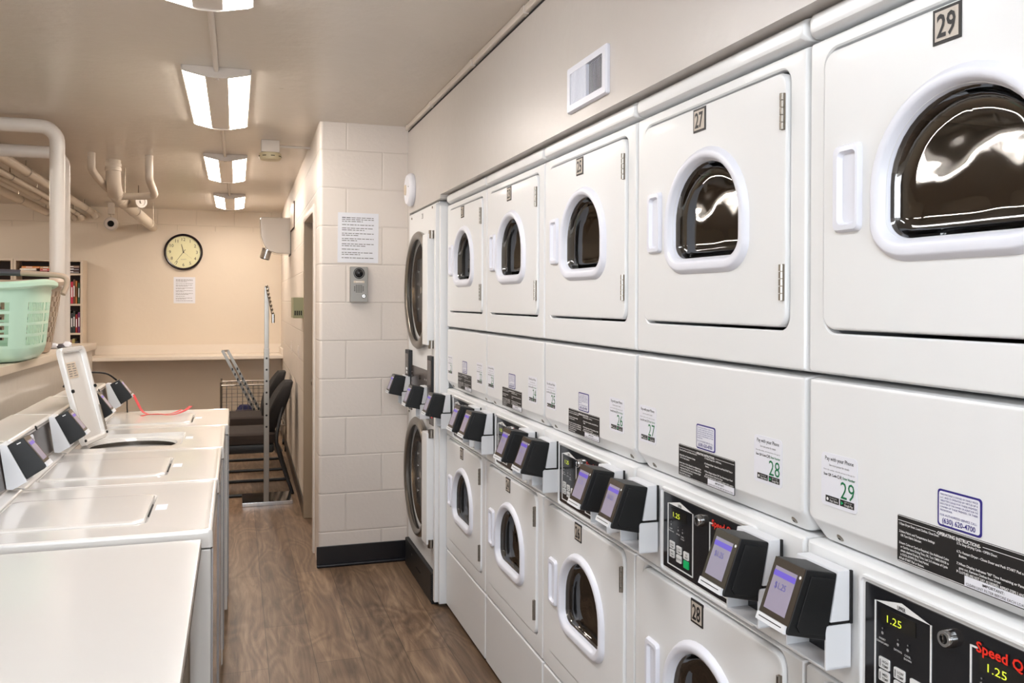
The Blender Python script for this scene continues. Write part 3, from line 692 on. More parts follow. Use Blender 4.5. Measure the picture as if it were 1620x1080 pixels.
# ================================================================ washers
WW = .638
def washer_meshes():
    out = {}
    D = .655
    b = MB(); b.box(-D, -.004, .004, WW-.004, .03, .848, 'washer', .006).box(-D+.03, -.05, .03, WW-.03, 0, .04, 'void')
    out['cabinet'] = b
    fr = MB(); fr.box(-.004, .001, .012, WW-.008, .09, .846, 'front', .002); out['front_panel'] = fr
    tp = MB()
    def lp(x0, x1, y0, y1, r, z, rad=None): return [(a, b_, z) for a, b_ in rrect(x0, x1, y0, y1, r, 8, rad)]
    tp.loft([lp(-D, 0, 0, WW, .012, .852), lp(-D, 0, 0, WW, .012, .888), lp(-D+.002, -.002, .002, WW-.002, .012, .8945), lp(-D+.006, -.006, .006, WW-.006, .014, .897), lp(-D+.012, -.012, .012, WW-.012, .018, .8965),
             lp(-D+.022, -.022, .022, WW-.022, .02, .8945), lp(-.556, -.165, .115, .480, .03, .8945), lp(-.553, -.168, .118, .477, .03, .890), lp(-.548, -.175, .125, .470, .03, .880),
             lp(-.532, -.19, .14, .455, 0, .878, [(.17, .15)]*4), lp(-.527, -.195, .145, .45, 0, .868, [(.17, .15)]*4), lp(-.545, -.18, .13, .465, 0, .862, [(.17, .15)]*4)], 'washer')
    tp.loft([lp(-.545, -.18, .13, .465, 0, .862, [(.17, .15)]*4), lp(-.545, -.18, .13, .465, 0, .40, [(.17, .15)]*4)], 'dkmetal', cap1=True)
    tp.box(-.158, -.128, .27, .335, .8935, .8950, 'plastic', .0005)
    out['top_panel'] = tp
    ld = MB()
    ld.loft([lp(-.550, -.172, .122, .473, .028, .884), lp(-.550, -.172, .122, .473, .028, .895), lp(-.547, -.175, .125, .470, .027, .8985), lp(-.535, -.187, .137, .458, .02, .9005), lp(-.528, -.194, .144, .451, .02, .8998)], 'washer', cap0=True, cap1=True)
    ld.box(-.176, -.170, .23, .37, .886, .890, 'void')  # dark strip drawn in for the shadow line at the lid notch
    out['lid'] = ld
    cs = MB()
    P = [(-.655, .895), (-.556, .895), (-.560, .902), (-.588, .908), (-.607, 1.030), (-.600, 1.038), (-.608, 1.048), (-.735, 1.052), (-.750, 1.045), (-.750, .93), (-.70, .895)]
    cs.prism(P, 'y', .004, WW-.004, 'washer', .004)
    cs.box(-.70, -.59, .02, WW-.02, .885, .9, 'washer')
    out['console'] = cs
    pn = MB()
    A = Vector((-.5885, 0, .912)); B = Vector((-.6065, 0, 1.027)); u = (B-A); n = Vector((u.z, 0, -u.x)).normalized()
    def pan(y0, y1, t0, t1, m, o0, o1):
        Q = lambda y, t_, o: A+u*t_+Vector((0, y, 0))+n*o
        pn.loft([[Q(y0, t0, o0), Q(y1, t0, o0), Q(y1, t1, o0), Q(y0, t1, o0)], [Q(y0, t0, o1), Q(y1, t0, o1), Q(y1, t1, o1), Q(y0, t1, o1)]], m, cap1=True)
    pan(.03, WW-.03, .02, .98, 'laminated', -.001, .0025)
    pn.text('master', .016, A+u*.10+Vector((0, .40, 0))+n*.004, (0, 1, 0), u.normalized(), 'greyink', 'L', .06)
    out['control_panel'] = pn
    sc = MB(); sc.lathe([(.008, 0), (.008, .003), (.0001, .004)], (-.6005, .36, 1.036), (.9, 0, .3), 'void', 12); out['screw'] = sc
    return out
wm = {k: proto(k, v) for k, v in washer_meshes().items()}
ol = MB()   # open lid, hinge at local origin, lies along +x when closed; inner face down (z<0)
LW = .255
def lq(x0, x1, y0, y1, r, z): return [(a, b_, z) for a, b_ in rrect(x0, x1, y0, y1, r, 8)]
ol.loft([lq(.01, .38, .015, LW-.015, .02, .012), lq(0, .396, 0, LW, .028, .006), lq(0, .396, 0, LW, .028, -.010), lq(.003, .393, .003, LW-.003, .027, -.014), lq(.014, .382, .014, LW-.014, .02, -.014), lq(.018, .378, .018, LW-.018, .018, -.011), lq(.022, .374, .022, LW-.022, .016, .002)], 'washer', cap0=True, cap1=True)
ol.box(.03, .14, LW-.016, LW-.004, -.018, -.013, 'hinge', .002)
wy = [2.300, 2.943, 3.583, 4.222]; wxs = [-.053, -.049, -.041, -.028]
wl = ['nearest the camera, closed lid, beside the folding table', 'second nearest, closed lid, between the nearest washer and the open one', 'with its lid standing open', 'farthest, closed lid with a red ribbon lying on it']
for i in range(4):
    t = thing('top_load_washer', 'white top-load washer '+wl[i], 'washing machine', (wxs[i], wy[i], 0), 0, 'top-load washers along the low wall')
    for k in ('cabinet', 'front_panel', 'top_panel', 'console', 'control_panel', 'screw'): put(k, wm[k], t)
    if i != 2: put('lid', wm['lid'], t)
    else:
        l = ol.build('lid', t); l.location = (-.527, .130, .900); l.rotation_euler = (0, math.radians(-104), math.radians(-11))
        lab = MB(); lab.box(.27, .335, .055, .15, .0008, .0022, 'shelf')
        for k in range(6):
            for j in range(2): lab.box(.325-k*.0095, .3285-k*.0095, .062+j*.045, .098+j*.045-.006*((k+j) % 3), .0002, .0010, 'greyink')
        lab.build('lid_label', l)
        for bx, by, br_ in ((.22, .008, .008), (.22, LW-.008, .008), (.02, .008, .006), (.02, LW-.008, .006)):
            MB().lathe([(br_, 0), (br_*.8, -br_), (.0001, -br_-.001)], (bx, by, -.013), (0, 0, 1), 'void', 10).build('lid_bumper', l)
    if i == 1:
        s = MB(); A = Vector((-.5905, 0, .925)); B = Vector((-.606, 0, 1.024)); u = (B-A).normalized(); n_ = Vector((u.z, 0, -u.x))
        lp = rrect(.245, .33, .0, .098, .02, 6); s.loft([[A+Vector((0, a, 0))+u*q+n_*o for a, q in lp] for o in (.0035, .0045)], 'paper', cap1=True)
        for k in range(5): s.text('Pay with Phone'[:14-k], .008, A+Vector((0, .255, 0))+u*(.08-k*.014)+n_*.005, (0, 1, 0), u, 'ink', 'L', .07-.006*k)
        s.build('payment_sticker', t)
# washer readers: bracket wedge, housing, screen
def wreader():
    br, ho, sc, cs = MB(), MB(), MB(), MB(); w = .078
    br.prism([(-.657, 1.050), (-.638, 1.048), (-.584, .938), (-.622, .916), (-.638, .918)], 'y', 0, w, 'bracket', .0015)
    P = [(-.638, 1.046), (-.596, 1.068), (-.534, .983), (-.537, .975), (-.586, .944)]
    ho.prism(P, 'y', .002, w-.002, 'black', .003)
    top = Vector((-.596, 0, 1.068)); bot = Vector((-.534, 0, .983)); u = (top-bot); n = Vector((-u.z, 0, u.x)).normalized()*-1
    if n.x < 0: n = -n
    def pan(b, y0, y1, t0, t1, m, o0, o1):
        Q = lambda y, t_, o: bot+u*t_+Vector((0, y, 0))+n*o
        b.loft([[Q(y0, t0, o0), Q(y1, t0, o0), Q(y1, t1, o0), Q(y0, t1, o0)], [Q(y0, t0, o1), Q(y1, t0, o1), Q(y1, t1, o1), Q(y0, t1, o1)]], m, cap1=True)
    pan(sc, .004, w-.004, .10, .98, 'bezel', -.001, .0015); pan(sc, .014, w-.012, .18, .86, 'screen', .0015, .002); pan(sc, .014, w-.012, .70, .80, 'screenbar', .002, .0023)
    pan(cs, .006, w-.006, -.05, .09, 'bracket', -.002, .004)
    ho.bar((-.611, .0015, 1.050), (-.601, .0015, 1.055), .003, .003, 'whiteink')
    return br, ho, sc, cs
wr = [proto(nm, m) for nm, m in zip(('mounting_bracket', 'housing', 'screen', 'card_slot'), wreader())]
wrl = ['on the console joint between the nearest two washers', 'in front of the open washer lid, second from the camera', 'just behind the open washer lid', 'at the far washer end with a black cable at its top']
for i in range(4):
    t = thing('payment_reader', 'black payment reader '+wrl[i], 'card reader', (i*.011, 2.855+.64*i, 0), 0, 'payment readers on the washers')
    for nm, me in zip(('mounting_bracket', 'housing', 'screen', 'card_slot'), wr): put(nm, me, t)

# ================================================================ small things on the washers
def strip(pts, w, m, wdir=(0, 0, 1)):
    b = MB(); pts = [Vector(p) for p in pts]; L = []
    for i, p in enumerate(pts):
        t = (pts[min(i+1, len(pts)-1)]-pts[max(i-1, 0)]).normalized(); u = t.cross(Vector(wdir)).normalized()*w/2
        o = Vector(wdir).normalized()*.0006
        L.append([p-u-o, p+u-o, p+u+o, p-u+o])
    return b.loft(L, m, True, True)
def smooth(pts, k=6):
    P = [Vector(p) for p in pts]; out = []
    for i in range(len(P)-1):
        a, b, c, d = P[max(i-1, 0)], P[i], P[i+1], P[min(i+2, len(P)-1)]
        for j in range(k):
            t = j/k; out.append(.5*((2*b)+(c-a)*t+(2*a-5*b+4*c-d)*t*t+(3*b-a-3*c+d)*t**3))
    return out+[P[-1]]
ZL = .9015
rb = strip(smooth([(-.497, 4.80, .990), (-.475, 4.76, .955), (-.45, 4.72, .918), (-.42, 4.68, .9035), (-.36, 4.66, ZL), (-.30, 4.66, ZL+.004), (-.26, 4.70, ZL+.016)]), .014, 'ribbon')
r2 = strip(smooth([(-.435, 4.555, .9095), (-.41, 4.58, .912), (-.36, 4.60, .911), (-.31, 4.555, .910), (-.27, 4.57, .914), (-.235, 4.63, .924), (-.215, 4.68, .936)]), .020, 'ribbon')
rb.add(r2.v, r2.f, 'ribbon')
tag(rb.build('ribbon'), 'red ribbon hanging from a payment reader onto the farthest washer lid', 'ribbon')
cb = MB().tube(smooth([(-.76, 4.45, 1.07), (-.74, 4.5, 1.10), (-.69, 4.62, 1.120), (-.62, 4.75, 1.105), (-.577, 4.805, 1.066)]), .0045, 'black', 8)
tag(cb.build('cable'), 'thin black cable looping from behind the open lid to the last washer reader', 'cable')
cb = MB().tube([(-.53, 4.83, .965), (-.53, 4.83, .92), (-.527, 4.82, .897)], .003, 'black', 8)
tag(cb.build('cable'), 'short black cable hanging under the last washer reader', 'cable')

# folding table at the lower left
t = thing('folding_table', 'white-topped folding table in the lower left corner, in front of the washers', 'table', (0, 0, 0))
tt = MB(); tt.box(-.84, -.080, .55, 2.268, .858, .883, 'table', .002); tt.box(-.838, -.079, .552, 2.266, .856, .874, 'tabledge'); tt.build('table_top', t)
for (x, y) in ((-.12, .60), (-.12, 2.215), (-.80, .60), (-.80, 2.215)): MB().box(x-.018, x+.018, y-.018, y+.018, 0, .857, 'hinge', .004).build('leg', t)
MB().box(-.80, -.12, 2.205, 2.225, .80, .857, 'hinge').box(-.80, -.12, .59, .61, .80, .857, 'hinge').box(-.13, -.11, .6, 2.2, .80, .857, 'hinge').box(-.81, -.79, .6, 2.2, .80, .857, 'hinge').build('apron', t)

# ================================================================ laundry baskets on the ledge
def sup(cx, cy, a, b, z, n=3.6, k=192):
    out = []
    for i in range(k):
        t = 2*math.pi*i/k; c, s = math.cos(t), math.sin(t)
        out.append((cx+a*math.copysign(abs(c)**(2/n), c), cy+b*math.copysign(abs(s)**(2/n), s), z))
    return out
t = thing('laundry_basket', 'mint green slotted plastic laundry basket with a beige handle on the ledge', 'laundry basket', (-1.005, 4.20, 1.2155), math.radians(2))
HB = .345; a0, b0_, a1, b1_ = .195, .290, .225, .325
def lvl(z, g=0):
    q = z/HB; return sup(0, 0, a0+(a1-a0)*q+g, b0_+(b1_-b0_)*q+g, z)
def wall(lo_, hi_, mask, m, mb):
    zs = lo_; K = 192
    for r in range(len(hi_)-1):
        l0, l1 = lvl(hi_[r]), lvl(hi_[r+1]); i0, i1 = lvl(hi_[r], -.003), lvl(hi_[r+1], -.003)
        for j in range(K):
            if mask(j, (hi_[r]+hi_[r+1])/2): continue
            jn = (j+1) % K
            mb.add([l0[j], l0[jn], l1[jn], l1[j], i0[j], i0[jn], i1[jn], i1[j]], [(0, 1, 2, 3), (7, 6, 5, 4), (0, 4, 5, 1), (3, 2, 6, 7), (1, 5, 6, 2), (0, 3, 7, 4)], m)
zs = [.06, .072, .107, .119, .154, .166, .201, .213, .248, .26, .30]
def mask(j, z):
    slot = any(a < z < b for a, b in ((.072, .107), (.119, .154), (.166, .201), (.213, .248)))
    a = (j/192*360) % 360
    onside = (a < 42 or a > 322 or 138 < a < 222)
    onend = (64 < a < 116 or 244 < a < 296)
    return slot and ((onside and j % 2 == 0) or (onend and (j % 8) < 5))
bk = MB(); wall(zs, zs, mask, 'mint', bk)
bk.loft([sup(0, 0, a0-.05, b0_-.05, .0), sup(0, 0, a0-.02, b0_-.02, .008), sup(0, 0, a0-.003, b0_-.003, .03), lvl(.06)], 'mint', cap0=True)
bk.loft([lvl(.30), lvl(.318), sup(0, 0, a1+.006, b1_+.006, .322)], 'mint')
bk.build('basket_body', t)
rm_ = MB(); k_ = 192
def rim(g, dz):
    L = sup(0, 0, a1+g, b1_+g, 0, k=k_); out = []
    for i, (x, y, z) in enumerate(L):
        th = 2*math.pi*i/k_; out.append((x, y, .338+dz-.012*abs(math.sin(th))**2+.010*math.cos(2*th)*.3))
    return out
rm_.loft([rim(-.002, -.02), rim(.012, -.026), rim(.022, -.018), rim(.022, -.004), rim(.008, .006), rim(-.004, .002), rim(-.006, -.02)], 'mint')
rm_.build('rim', t)
hd = MB(); yh = b1_-.035
hd.tube(smooth([(a1+.022, yh-.02, .285), (a1+.034, yh, .325), (a1+.036, yh, .352), (a1+.012, yh, .372), (.12, yh, .380), (0, yh, .384), (-.12, yh, .380), (-a1-.012, yh, .372), (-a1-.036, yh, .352), (-a1-.034, yh, .325), (-a1-.022, yh-.02, .285)]), .0125, 'beige', 10)
h_ = hd.build('handle', t)
MB().tube([(.07, yh, .3825), (0, yh, .3845), (-.07, yh, .3825)], .0155, 'grip', 10).build('grip', h_)
# beige basket behind
t = thing('laundry_basket', 'beige open-weave plastic basket standing behind the mint green one', 'laundry basket', (-1.02, 4.668, 1.2155), math.radians(2))
b = MB(); H2 = .36
def lv2(z, g=0):
    q = z/H2; return sup(0, 0, .165+.055*q+g, .055+.040*q+g, z, 3.4, 96)
for r in range(12):
    z0, z1 = .03+r*.0245, .03+(r+1)*.0245; l0, l1, i0, i1 = lv2(z0), lv2(z1), lv2(z0, -.003), lv2(z1, -.003)
    for j in range(96):
        if (j//2+r) % 2 == 0 and 0 < r < 11: continue
        jn = (j+1) % 96
        b.add([l0[j], l0[jn], l1[jn], l1[j], i0[j], i0[jn], i1[jn], i1[j]], [(0, 1, 2, 3), (7, 6, 5, 4), (0, 4, 5, 1), (3, 2, 6, 7), (1, 5, 6, 2), (0, 3, 7, 4)], 'beige')
b.loft([lv2(0, -.02), lv2(.006, -.008), lv2(.03)], 'beige', cap0=True); b.build('basket_body', t)
def rm2(g, z): return [(x, y, z+.012*abs(math.cos(2*math.pi*i/96))) for i, (x, y, _) in enumerate(sup(0, 0, .220+g, .095+g, 0, 3.4, 96))]
b = MB(); b.loft([rm2(0, .322), rm2(.018, .318), rm2(.022, .335), rm2(.010, .352), rm2(-.003, .350), rm2(-.004, .325)], 'beige'); b.build('rim', t)
# crumpled wrapper
random.seed(3)
t = thing('crumpled_wrapper', 'crumpled grey and white paper wrapper on the ledge beside the baskets', 'wrapper', (-.885, 5.075, 1.2155), .2)
def crumple(cx, cy, rx, ry, rz, m, nm):
    L = []
    for i in range(8):
        p = math.pi*i/7
        L.append([(cx+rx*math.sin(p)*math.cos(2*math.pi*j/11)*random.uniform(.72, 1.12), cy+ry*math.sin(p)*math.sin(2*math.pi*j/11)*random.uniform(.75, 1.1), max(0, rz*.8-rz*math.cos(p)*random.uniform(.7, 1.2))) for j in range(11)])
    MB().loft(L, m, True, True).build(nm, t)
crumple(-.03, 0, .035, .035, .017, 'sheet', 'paper'); crumple(.018, .0, .045, .038, .015, 'grip', 'dark_lining'); crumple(.035, -.012, .026, .028, .021, 'sheet', 'paper')

# ================================================================ pipes
def bend(y, x, z, R, r):
    P = [(-1.9, y, z), (-1.4, y, z)]+[(x-R+R*math.sin(math.radians(a)), y, z-R+R*math.cos(math.radians(a))) for a in range(0, 91, 9)]+[(x, y, 1.9), (x, y, 1.2155)]
    return MB().tube(P, r, 'pipe', 24)
tag(bend(5.2, -.919, 2.408, .085, .038).build('water_pipe'), 'thick white pipe bending down from the left onto the ledge, nearest of two', 'pipe')
tag(bend(5.52, -.944, 2.318, .08, .036).build('water_pipe'), 'thick white pipe bending down onto the ledge, mostly hidden behind the nearer one', 'pipe')
for x, z, r, y1, lab in ((-1.42, 2.385, .034, 9.85, 'right edge'), (-1.52, 2.345, .024, 9.7, 'second from right'), (-1.62, 2.36, .032, 9.9, 'third from right'), (-1.76, 2.33, .036, 10.1, 'leftmost')):
    b = MB(); b.tube(smooth([(x, 3.2, z), (x, y1-.2, z), (x+.02, y1-.05, z-.02), (x+.03, y1, z-.05)]) if y1 < 10 else [(x, 3.2, z), (x, 10.1, z)], r, 'pipe2', 16)
    for yy in (5.2, 6.9, 8.3, 9.4):
        b.lathe([(r+.003, -.012), (r+.003, .012)], (x, yy, z), (0, 1, 0), 'hinge', 14); b.tube([(x, yy, z+r), (x, yy, CEIL)], .004, 'hinge', 6)
    tag(b.build('ceiling_pipe'), 'cream pipe under the ceiling running to the back wall, %s of four' % lab, 'pipe')
t = thing('drain_pipe', 'fat white drain pipe dropping from the ceiling and running to the back wall', 'pipe', (0, 0, 0))
b = MB(); b.tube(smooth([(-.826, 6.69, CEIL), (-.826, 6.69, 2.40), (-.828, 6.73, 2.31), (-.832, 6.85, 2.255), (-.836, 7.0, 2.245), (-.85, 8.5, 2.26), (-.855, 10.1, 2.27)]), .05, 'pipe2', 24); b.build('main_pipe', t)
for p, d in (((-.826, 6.69, 2.43), (0, 0, 1)), ((-.826, 6.69, 2.40), (0, 0, 1)), ((-.838, 7.1, 2.246), (0, 1, 0)), ((-.840, 7.5, 2.25), (0, 1, 0)), ((-.846, 8.2, 2.258), (0, 1, 0)), ((-.853, 9.6, 2.267), (0, 1, 0))): MB().lathe([(.0501, -.014), (.055, -.010), (.055, .010), (.0501, .014)], p, d, 'pipe2', 24).build('coupling', t)
b = MB(); b.tube(smooth([(-.565, 6.4, CEIL), (-.565, 6.4, 2.36), (-.565, 6.44, 2.30), (-.56, 6.7, 2.255), (-.57, 6.8, 2.24), (-.62, 6.83, 2.235), (-.80, 6.93, 2.235)]), .026, 'pipe2', 16); b.build('branch_pipe', t)
b = MB(); b.tube(smooth([(-.925, 6.4, CEIL), (-.925, 6.4, 2.40), (-.925, 6.46, 2.35), (-.90, 6.8, 2.30), (-.86, 7.1, 2.26)]), .026, 'pipe2', 16); b.build('branch_pipe', t)
b = MB(); b.tube([(-.83, 7.45, 2.245), (-.70, 7.25, 2.235)], .042, 'pipe2', 20); b.lathe([(.047, -.01), (.047, .012), (.03, .014), (.03, .008), (.012, .008), (.012, .02), (.0001, .02)], (-.70, 7.25, 2.235), (.55, -.84, 0), 'pipe', 20); b.build('cleanout_cap', t)
b = MB()
for p in ((-.79, 7.05), (-.80, 8.1), (-.80, 9.5)): b.tube([(p[0]-.0, p[1], 2.25), (p[0], p[1], CEIL)], .004, 'hinge', 6)
b.build('hanger', t)
t = thing('round_fixture', 'round white ceiling-hung fixture with a dark centre near the back wall', 'fixture', (-1.205, 9.6, 2.247))
MB().lathe([(.03, .10), (.055, .08), (.068, .02), (.068, -.005), (.055, -.02), (.032, -.024)], (0, 0, 0), (0, 1, 0), 'pipe', 28, cap0=True).build('housing', t)
MB().lathe([(.032, -.024), (.028, -.01), (.0001, -.005)], (0, 0, 0), (0, 1, 0), 'void', 24).build('lens', t)
MB().tube([(0, .03, .06), (0, .03, CEIL-2.247)], .008, 'pipe2', 8).box(-.03, .03, .0, .06, .10, .2184, 'pipe2', .003).build('bracket', t)

# ================================================================ ceiling lights
LT = [(3.87, 5.05, 'second from the camera', (1, .92, .84, 1), 1.12, -.078, 0), (6.16, 7.33, 'third from the camera', (1, .88, .78, 1), 1.25, -.066, .0055), (8.44, 9.50, 'farthest, smallest in the picture', (1, .88, .78, 1), 1.5, -.052, .0055),
      (1.86, 2.99, 'cut by the top edge, nearest the camera', (1, .98, .98, 1), 1.1, -.087, 0), (-.25, .85, '', (.88, .94, 1, 1), 1.3, -.09, 0), (-2.4, -1.3, 'x', (.88, .94, 1, 1), 1.1, -.09, 0),
      (1.2, 2.3, 'l1', (1, .96, .92, 1), 1.6, -2.9, 0), (4.2, 5.3, 'l2', (1, .91, .82, 1), 2.1, -2.9, 0), (7.4, 8.5, 'l3', (1, .89, .78, 1), 2.7, -2.9, 0)]  # left bay lamps are unseen, added to even out the light
for y0, y1, d, col, k, xc, dr in LT:
    lab = {'': 'two-lens ceiling light just behind the camera', 'x': 'two-lens ceiling light near the rear wall', 'l1': 'unseen two-lens fill light added over the left bay, nearest', 'l2': 'unseen two-lens fill light added over the left bay, middle', 'l3': 'unseen two-lens fill light added over the left bay, by the bookcases'}.get(d, 'two-lens ceiling light, '+d)
    t = thing('ceiling_light', lab, 'ceiling light', (xc, y0, CEIL), 0, 'ceiling lights along the aisle'); L = y1-y0; g = .142
    P = [(-g, 0), (-g, -.019), (-g+.012, -.025), (-.047, -.043), (-.03, -.047), (.03, -.047), (.047, -.043), (g-.012, -.025), (g, -.019), (g, 0)]
    b = MB(); b.prism(P, 'y', 0, .018, 'paint', .002); b.build('end_cap', t); b = MB(); b.prism(P, 'y', L-.004, L, 'paint', .001); b.build('end_cap', t)
    b = MB(); [b.box(sx*(g-.006), sx*g, 0, L, -.0155, 0, 'paint', .001) for sx in (-1, 1)]; b.box(-.048, .048, .018, L-.004, -.0405, 0, 'paint', .003).box(-g+.01, g-.01, .018, L-.018, -.012, 0, 'paint'); b.lathe([(.010, 0), (.010, -.006), (.0001, -.007)], (0, .05, -.0405), (0, 0, 1), 'paint', 12); b.build('housing', t)
    gm = glow('lens glow %.1f' % y0, col, LAMP_K*k)
    for sx in (-1, 1):
        q = [(sx*(g-.007), -.013), (sx*(g-.007), -.019), (sx*(g-.014), -.025), (sx*.050, -.041), (sx*.0485, -.040), (sx*.0485, -.013)]
        b = MB(); b.prism(q, 'y', .018, L-.004, gm); b.build('lens', t)
cds = [(2.99, 3.885, 'between the two nearest ceiling lights'), (5.05, 6.175, 'between the second and third ceiling lights'), (7.33, 8.455, 'between the two farthest ceiling lights')]
for y0, y1, d in cds:
    xa = -.082 if y0 < 4 else -.072 if y0 < 7 else -.058
    b = MB(); b.tube([(xa, y0-.04, CEIL-.012), (xa+.003, y1+.02, CEIL-.012)], .011, 'paint', 12)
    tag(b.build('conduit'), 'cream painted conduit '+d, 'conduit')
# smoke detector with box and conduit
t = thing('smoke_detector', 'yellowed round smoke detector hanging from a white box on the ceiling', 'smoke detector', (.205, 5.57, CEIL))
MB().box(-.055, .055, -.05, .05, -.075, 0, 'paint', .004).build('junction_box', t)
b = MB(); b.lathe([(.06, -.075), (.066, -.078), (.068, -.09), (.066, -.108), (.058, -.118), (.0001, -.120)], (0, 0, 0), (0, 0, 1), 'yellowed', 28, cap0=True)
for k in range(8):
    a = k*math.pi/4+.2; b.box(.0, .0685, -.012, .012, -.099, -.095, 'void', M4=Matrix.Rotation(a, 4, 'Z'))
b.build('sensor_cover', t)
b = MB(); b.tube([(.262, 5.57, CEIL-.03), (wx(5.57), 5.57, CEIL-.03)], .009, 'paint', 10)
tag(b.build('conduit'), 'short white conduit from the smoke detector box to the side wall', 'conduit')
t = thing('alarm_sounder', 'round white alarm with a grey button on the right wall beside the corner', 'alarm', (.934, 4.715, 2.09))
MB().lathe([(.088, 0), (.092, -.008), (.090, -.022), (.078, -.034), (.0001, -.037)], (0, 0, 0), (1, 0, 0), 'paper', 40, cap0=True).build('casing', t)
MB().lathe([(.030, -.034), (.028, -.041), (.0001, -.042)], (0, .02, .0), (1, 0, 0), 'shelf', 24).build('button', t)
MB().lathe([(.004, -.036), (.0001, -.039)], (0, -.06, .01), (1, 0, 0), 'void', 8).build('indicator', t)
# wall vent
t = thing('air_vent', 'white rectangular air vent grille on the wall above the dryers', 'vent', (.934, 2.217, 2.089))
b = MB()
Lo = [(-.0, p) for p in ()]
o = rrect(-.14, .14, -.066, .066, .006, 3); i1 = rrect(-.115, .115, -.045, .045, .003, 3)
b.loft([[(0, u, z) for u, z in o], [(-.007, u, z) for u, z in o], [(-.012, u*.97, z*.95) for u, z in o], [(-.012, u, z) for u, z in i1], [(-.001, u, z) for u, z in i1]], 'plastic'); b.build('frame', t)
b = MB()
for k in range(12): b.box(-.012, -.002, .106-k*.0088, .1025-k*.0088, -.045, .045, 'plastic')
b.box(-.008, -.006, 0, .112, -.045, .045, 'plastic'); b.box(-.011, -.002, -.002, .002, -.045, .045, 'plastic')
for k in range(12): b.box(-.004, -.003, -.0075-k*.0092, -.0092-k*.0092, -.045, .045, 'plastic')
b.build('louvre', t)
MB().box(-.0015, -.0005, -.114, .114, -.044, .044, 'void').build('duct_backing', t)

# ================================================================ on the block wall
YW = 4.8575
def notice(name, label, x0, x1, z0, z1, y, n=17, tilt=0):
    t = thing(name, label, 'notice', ((x0+x1)/2, y, (z0+z1)/2)); t.rotation_euler = (0, tilt, 0); w, h = (x1-x0)/2, (z1-z0)/2
    MB().box(-w, w, -.0022, -.0008, -h, h, 'sheet').build('sheet', t)
    b = MB(); random.seed(5); z = h-.030*h/.14; k = 0; sc_ = h/.14
    blocks = [3, 1, 2, 2, 2, 2, 1, 2, 1]
    for bl in blocks:
        for j in range(bl):
            L = (1.55*w if j < bl-1 or bl == 1 and k % 2 else random.uniform(.6, 1.3)*w)
            x = -w+.035*w/.11 if k else -w+.02
            xx = -w+.022*w/.11
            while xx < -w+.02+L:
                q = random.uniform(.010, .026)*w/.11
                b.quad((xx, -.0026, z), (min(q, -w+.02+L-xx+.004), 0, 0), (0, 0, .0042*sc_), 'ink' if k == 0 and xx < -w+.05 else 'greyink'); xx += q+.004*w/.11
            z -= .0105*sc_; k += 1
        z -= .0085*sc_
    b.build('printing', t); return t
notice('printed_notice', 'white printed notice taped to the block wall above the intercom', .541, .767, 1.688, 1.966, YW, tilt=.008)
notice('printed_notice', 'printed notice on the far wall below the clock', -.642, -.420, 1.44, 1.727, YB)
t = thing('intercom', 'silver intercom with camera and call button on the block wall', 'intercom', (.656, YW, 1.567))
b = MB(); lp = rrect(-.049, .049, -.099, .099, .006, 5)
b.loft([[(x, 0, z) for x, z in lp], [(x, -.020, z) for x, z in lp], [(x*.96, -.026, z*.98) for x, z in lp]], 'intercom', cap1=True); b.build('faceplate', t)
b = MB(); b.lathe([(.031, -.026), (.031, -.029), (.027, -.030), (.026, -.027)], (0, 0, .062), (0, 1, 0), 'black', 30); b.lathe([(.024, -.026), (.020, -.036), (.010, -.041), (.0001, -.042)], (0, 0, .062), (0, 1, 0), 'blackg', 28); b.build('camera_lens', t)
b = MB()
for i in range(6):
    for j in range(6):
        if (i in (0, 5)) and (j in (0, 5)): continue
        b.box(-.027+i*.0095, -.0215+i*.0095, -.0268, -.0262, -.045+j*.0075, -.041+j*.0075, 'void')
b.build('speaker_grille', t)
MB().box(-.03, .03, -.0275, -.026, .008, .020, 'shelf').box(-.018, .02, -.028, -.0274, .012, .015, 'whiteink').build('name_plate', t)
b = MB(); b.lathe([(.0125, -.026), (.0125, -.030), (.010, -.031), (.009, -.029), (.0001, -.029)], (.026, 0, -.065), (0, 1, 0), 'chrome', 20); b.lathe([(.005, -.0292), (.0001, -.0295)], (.026, 0, -.065), (0, 1, 0), 'whiteink', 12); b.build('call_button', t)

# ================================================================ alcove wall items
xw = wx(8.1)
t = thing('hand_dryer', 'white wall-mounted hand dryer with chrome nozzle on the far side wall', 'hand dryer', (xw, 8.10, 2.05))
b = MB(); Pp = [(0, .165), (-.255, .165), (-.268, .150), (-.262, 0), (-.235, -.085), (-.19, -.135), (-.13, -.155), (0, -.160)]
M['dryer_shaded'] = mat('glossy white casing shaded grey', srgb(196, 188, 178), .1, coat=.4); b.prism(Pp, 'y', -.14, .14, 'dryer_shaded', .012); b.build('casing', t)  # shade on the white casing is put into its grey colour
MB().box(-.006, .0, -.15, .15, -.17, .175, 'black').build('back_plate', t)
b = MB(); b.tube([(-.20, 0, -.11), (-.225, 0, -.20)], .045, 'chrome', 20); b.tube([(-.222, 0, -.19), (-.2255, 0, -.203)], .036, 'void', 20); b.build('nozzle', t)
t = thing('framed_sign', 'small dark-framed sign high on the far side wall past the doorway', 'sign', (wx(7.6), 7.6, 2.19))
MB().box(-.010, 0, -.25, .25, -.11, .11, 'brown', .002).box(-.0108, -.009, -.242, .242, -.102, .102, 'shelf').build('frame', t)
t = thing('wall_control', 'olive wall control box with four dark slots beside the doorway', 'control box', (wx(6.25), 6.25, 1.425))
MB().box(-.075, 0, -.12, .12, -.072, .072, 'thermo', .004).build('casing', t)
b = MB()
for k in range(4): b.box(-.066+k*.0135, -.058+k*.0135, -.1215, -.1195, -.052, -.020, 'void')
b.build('vent_slots', t)
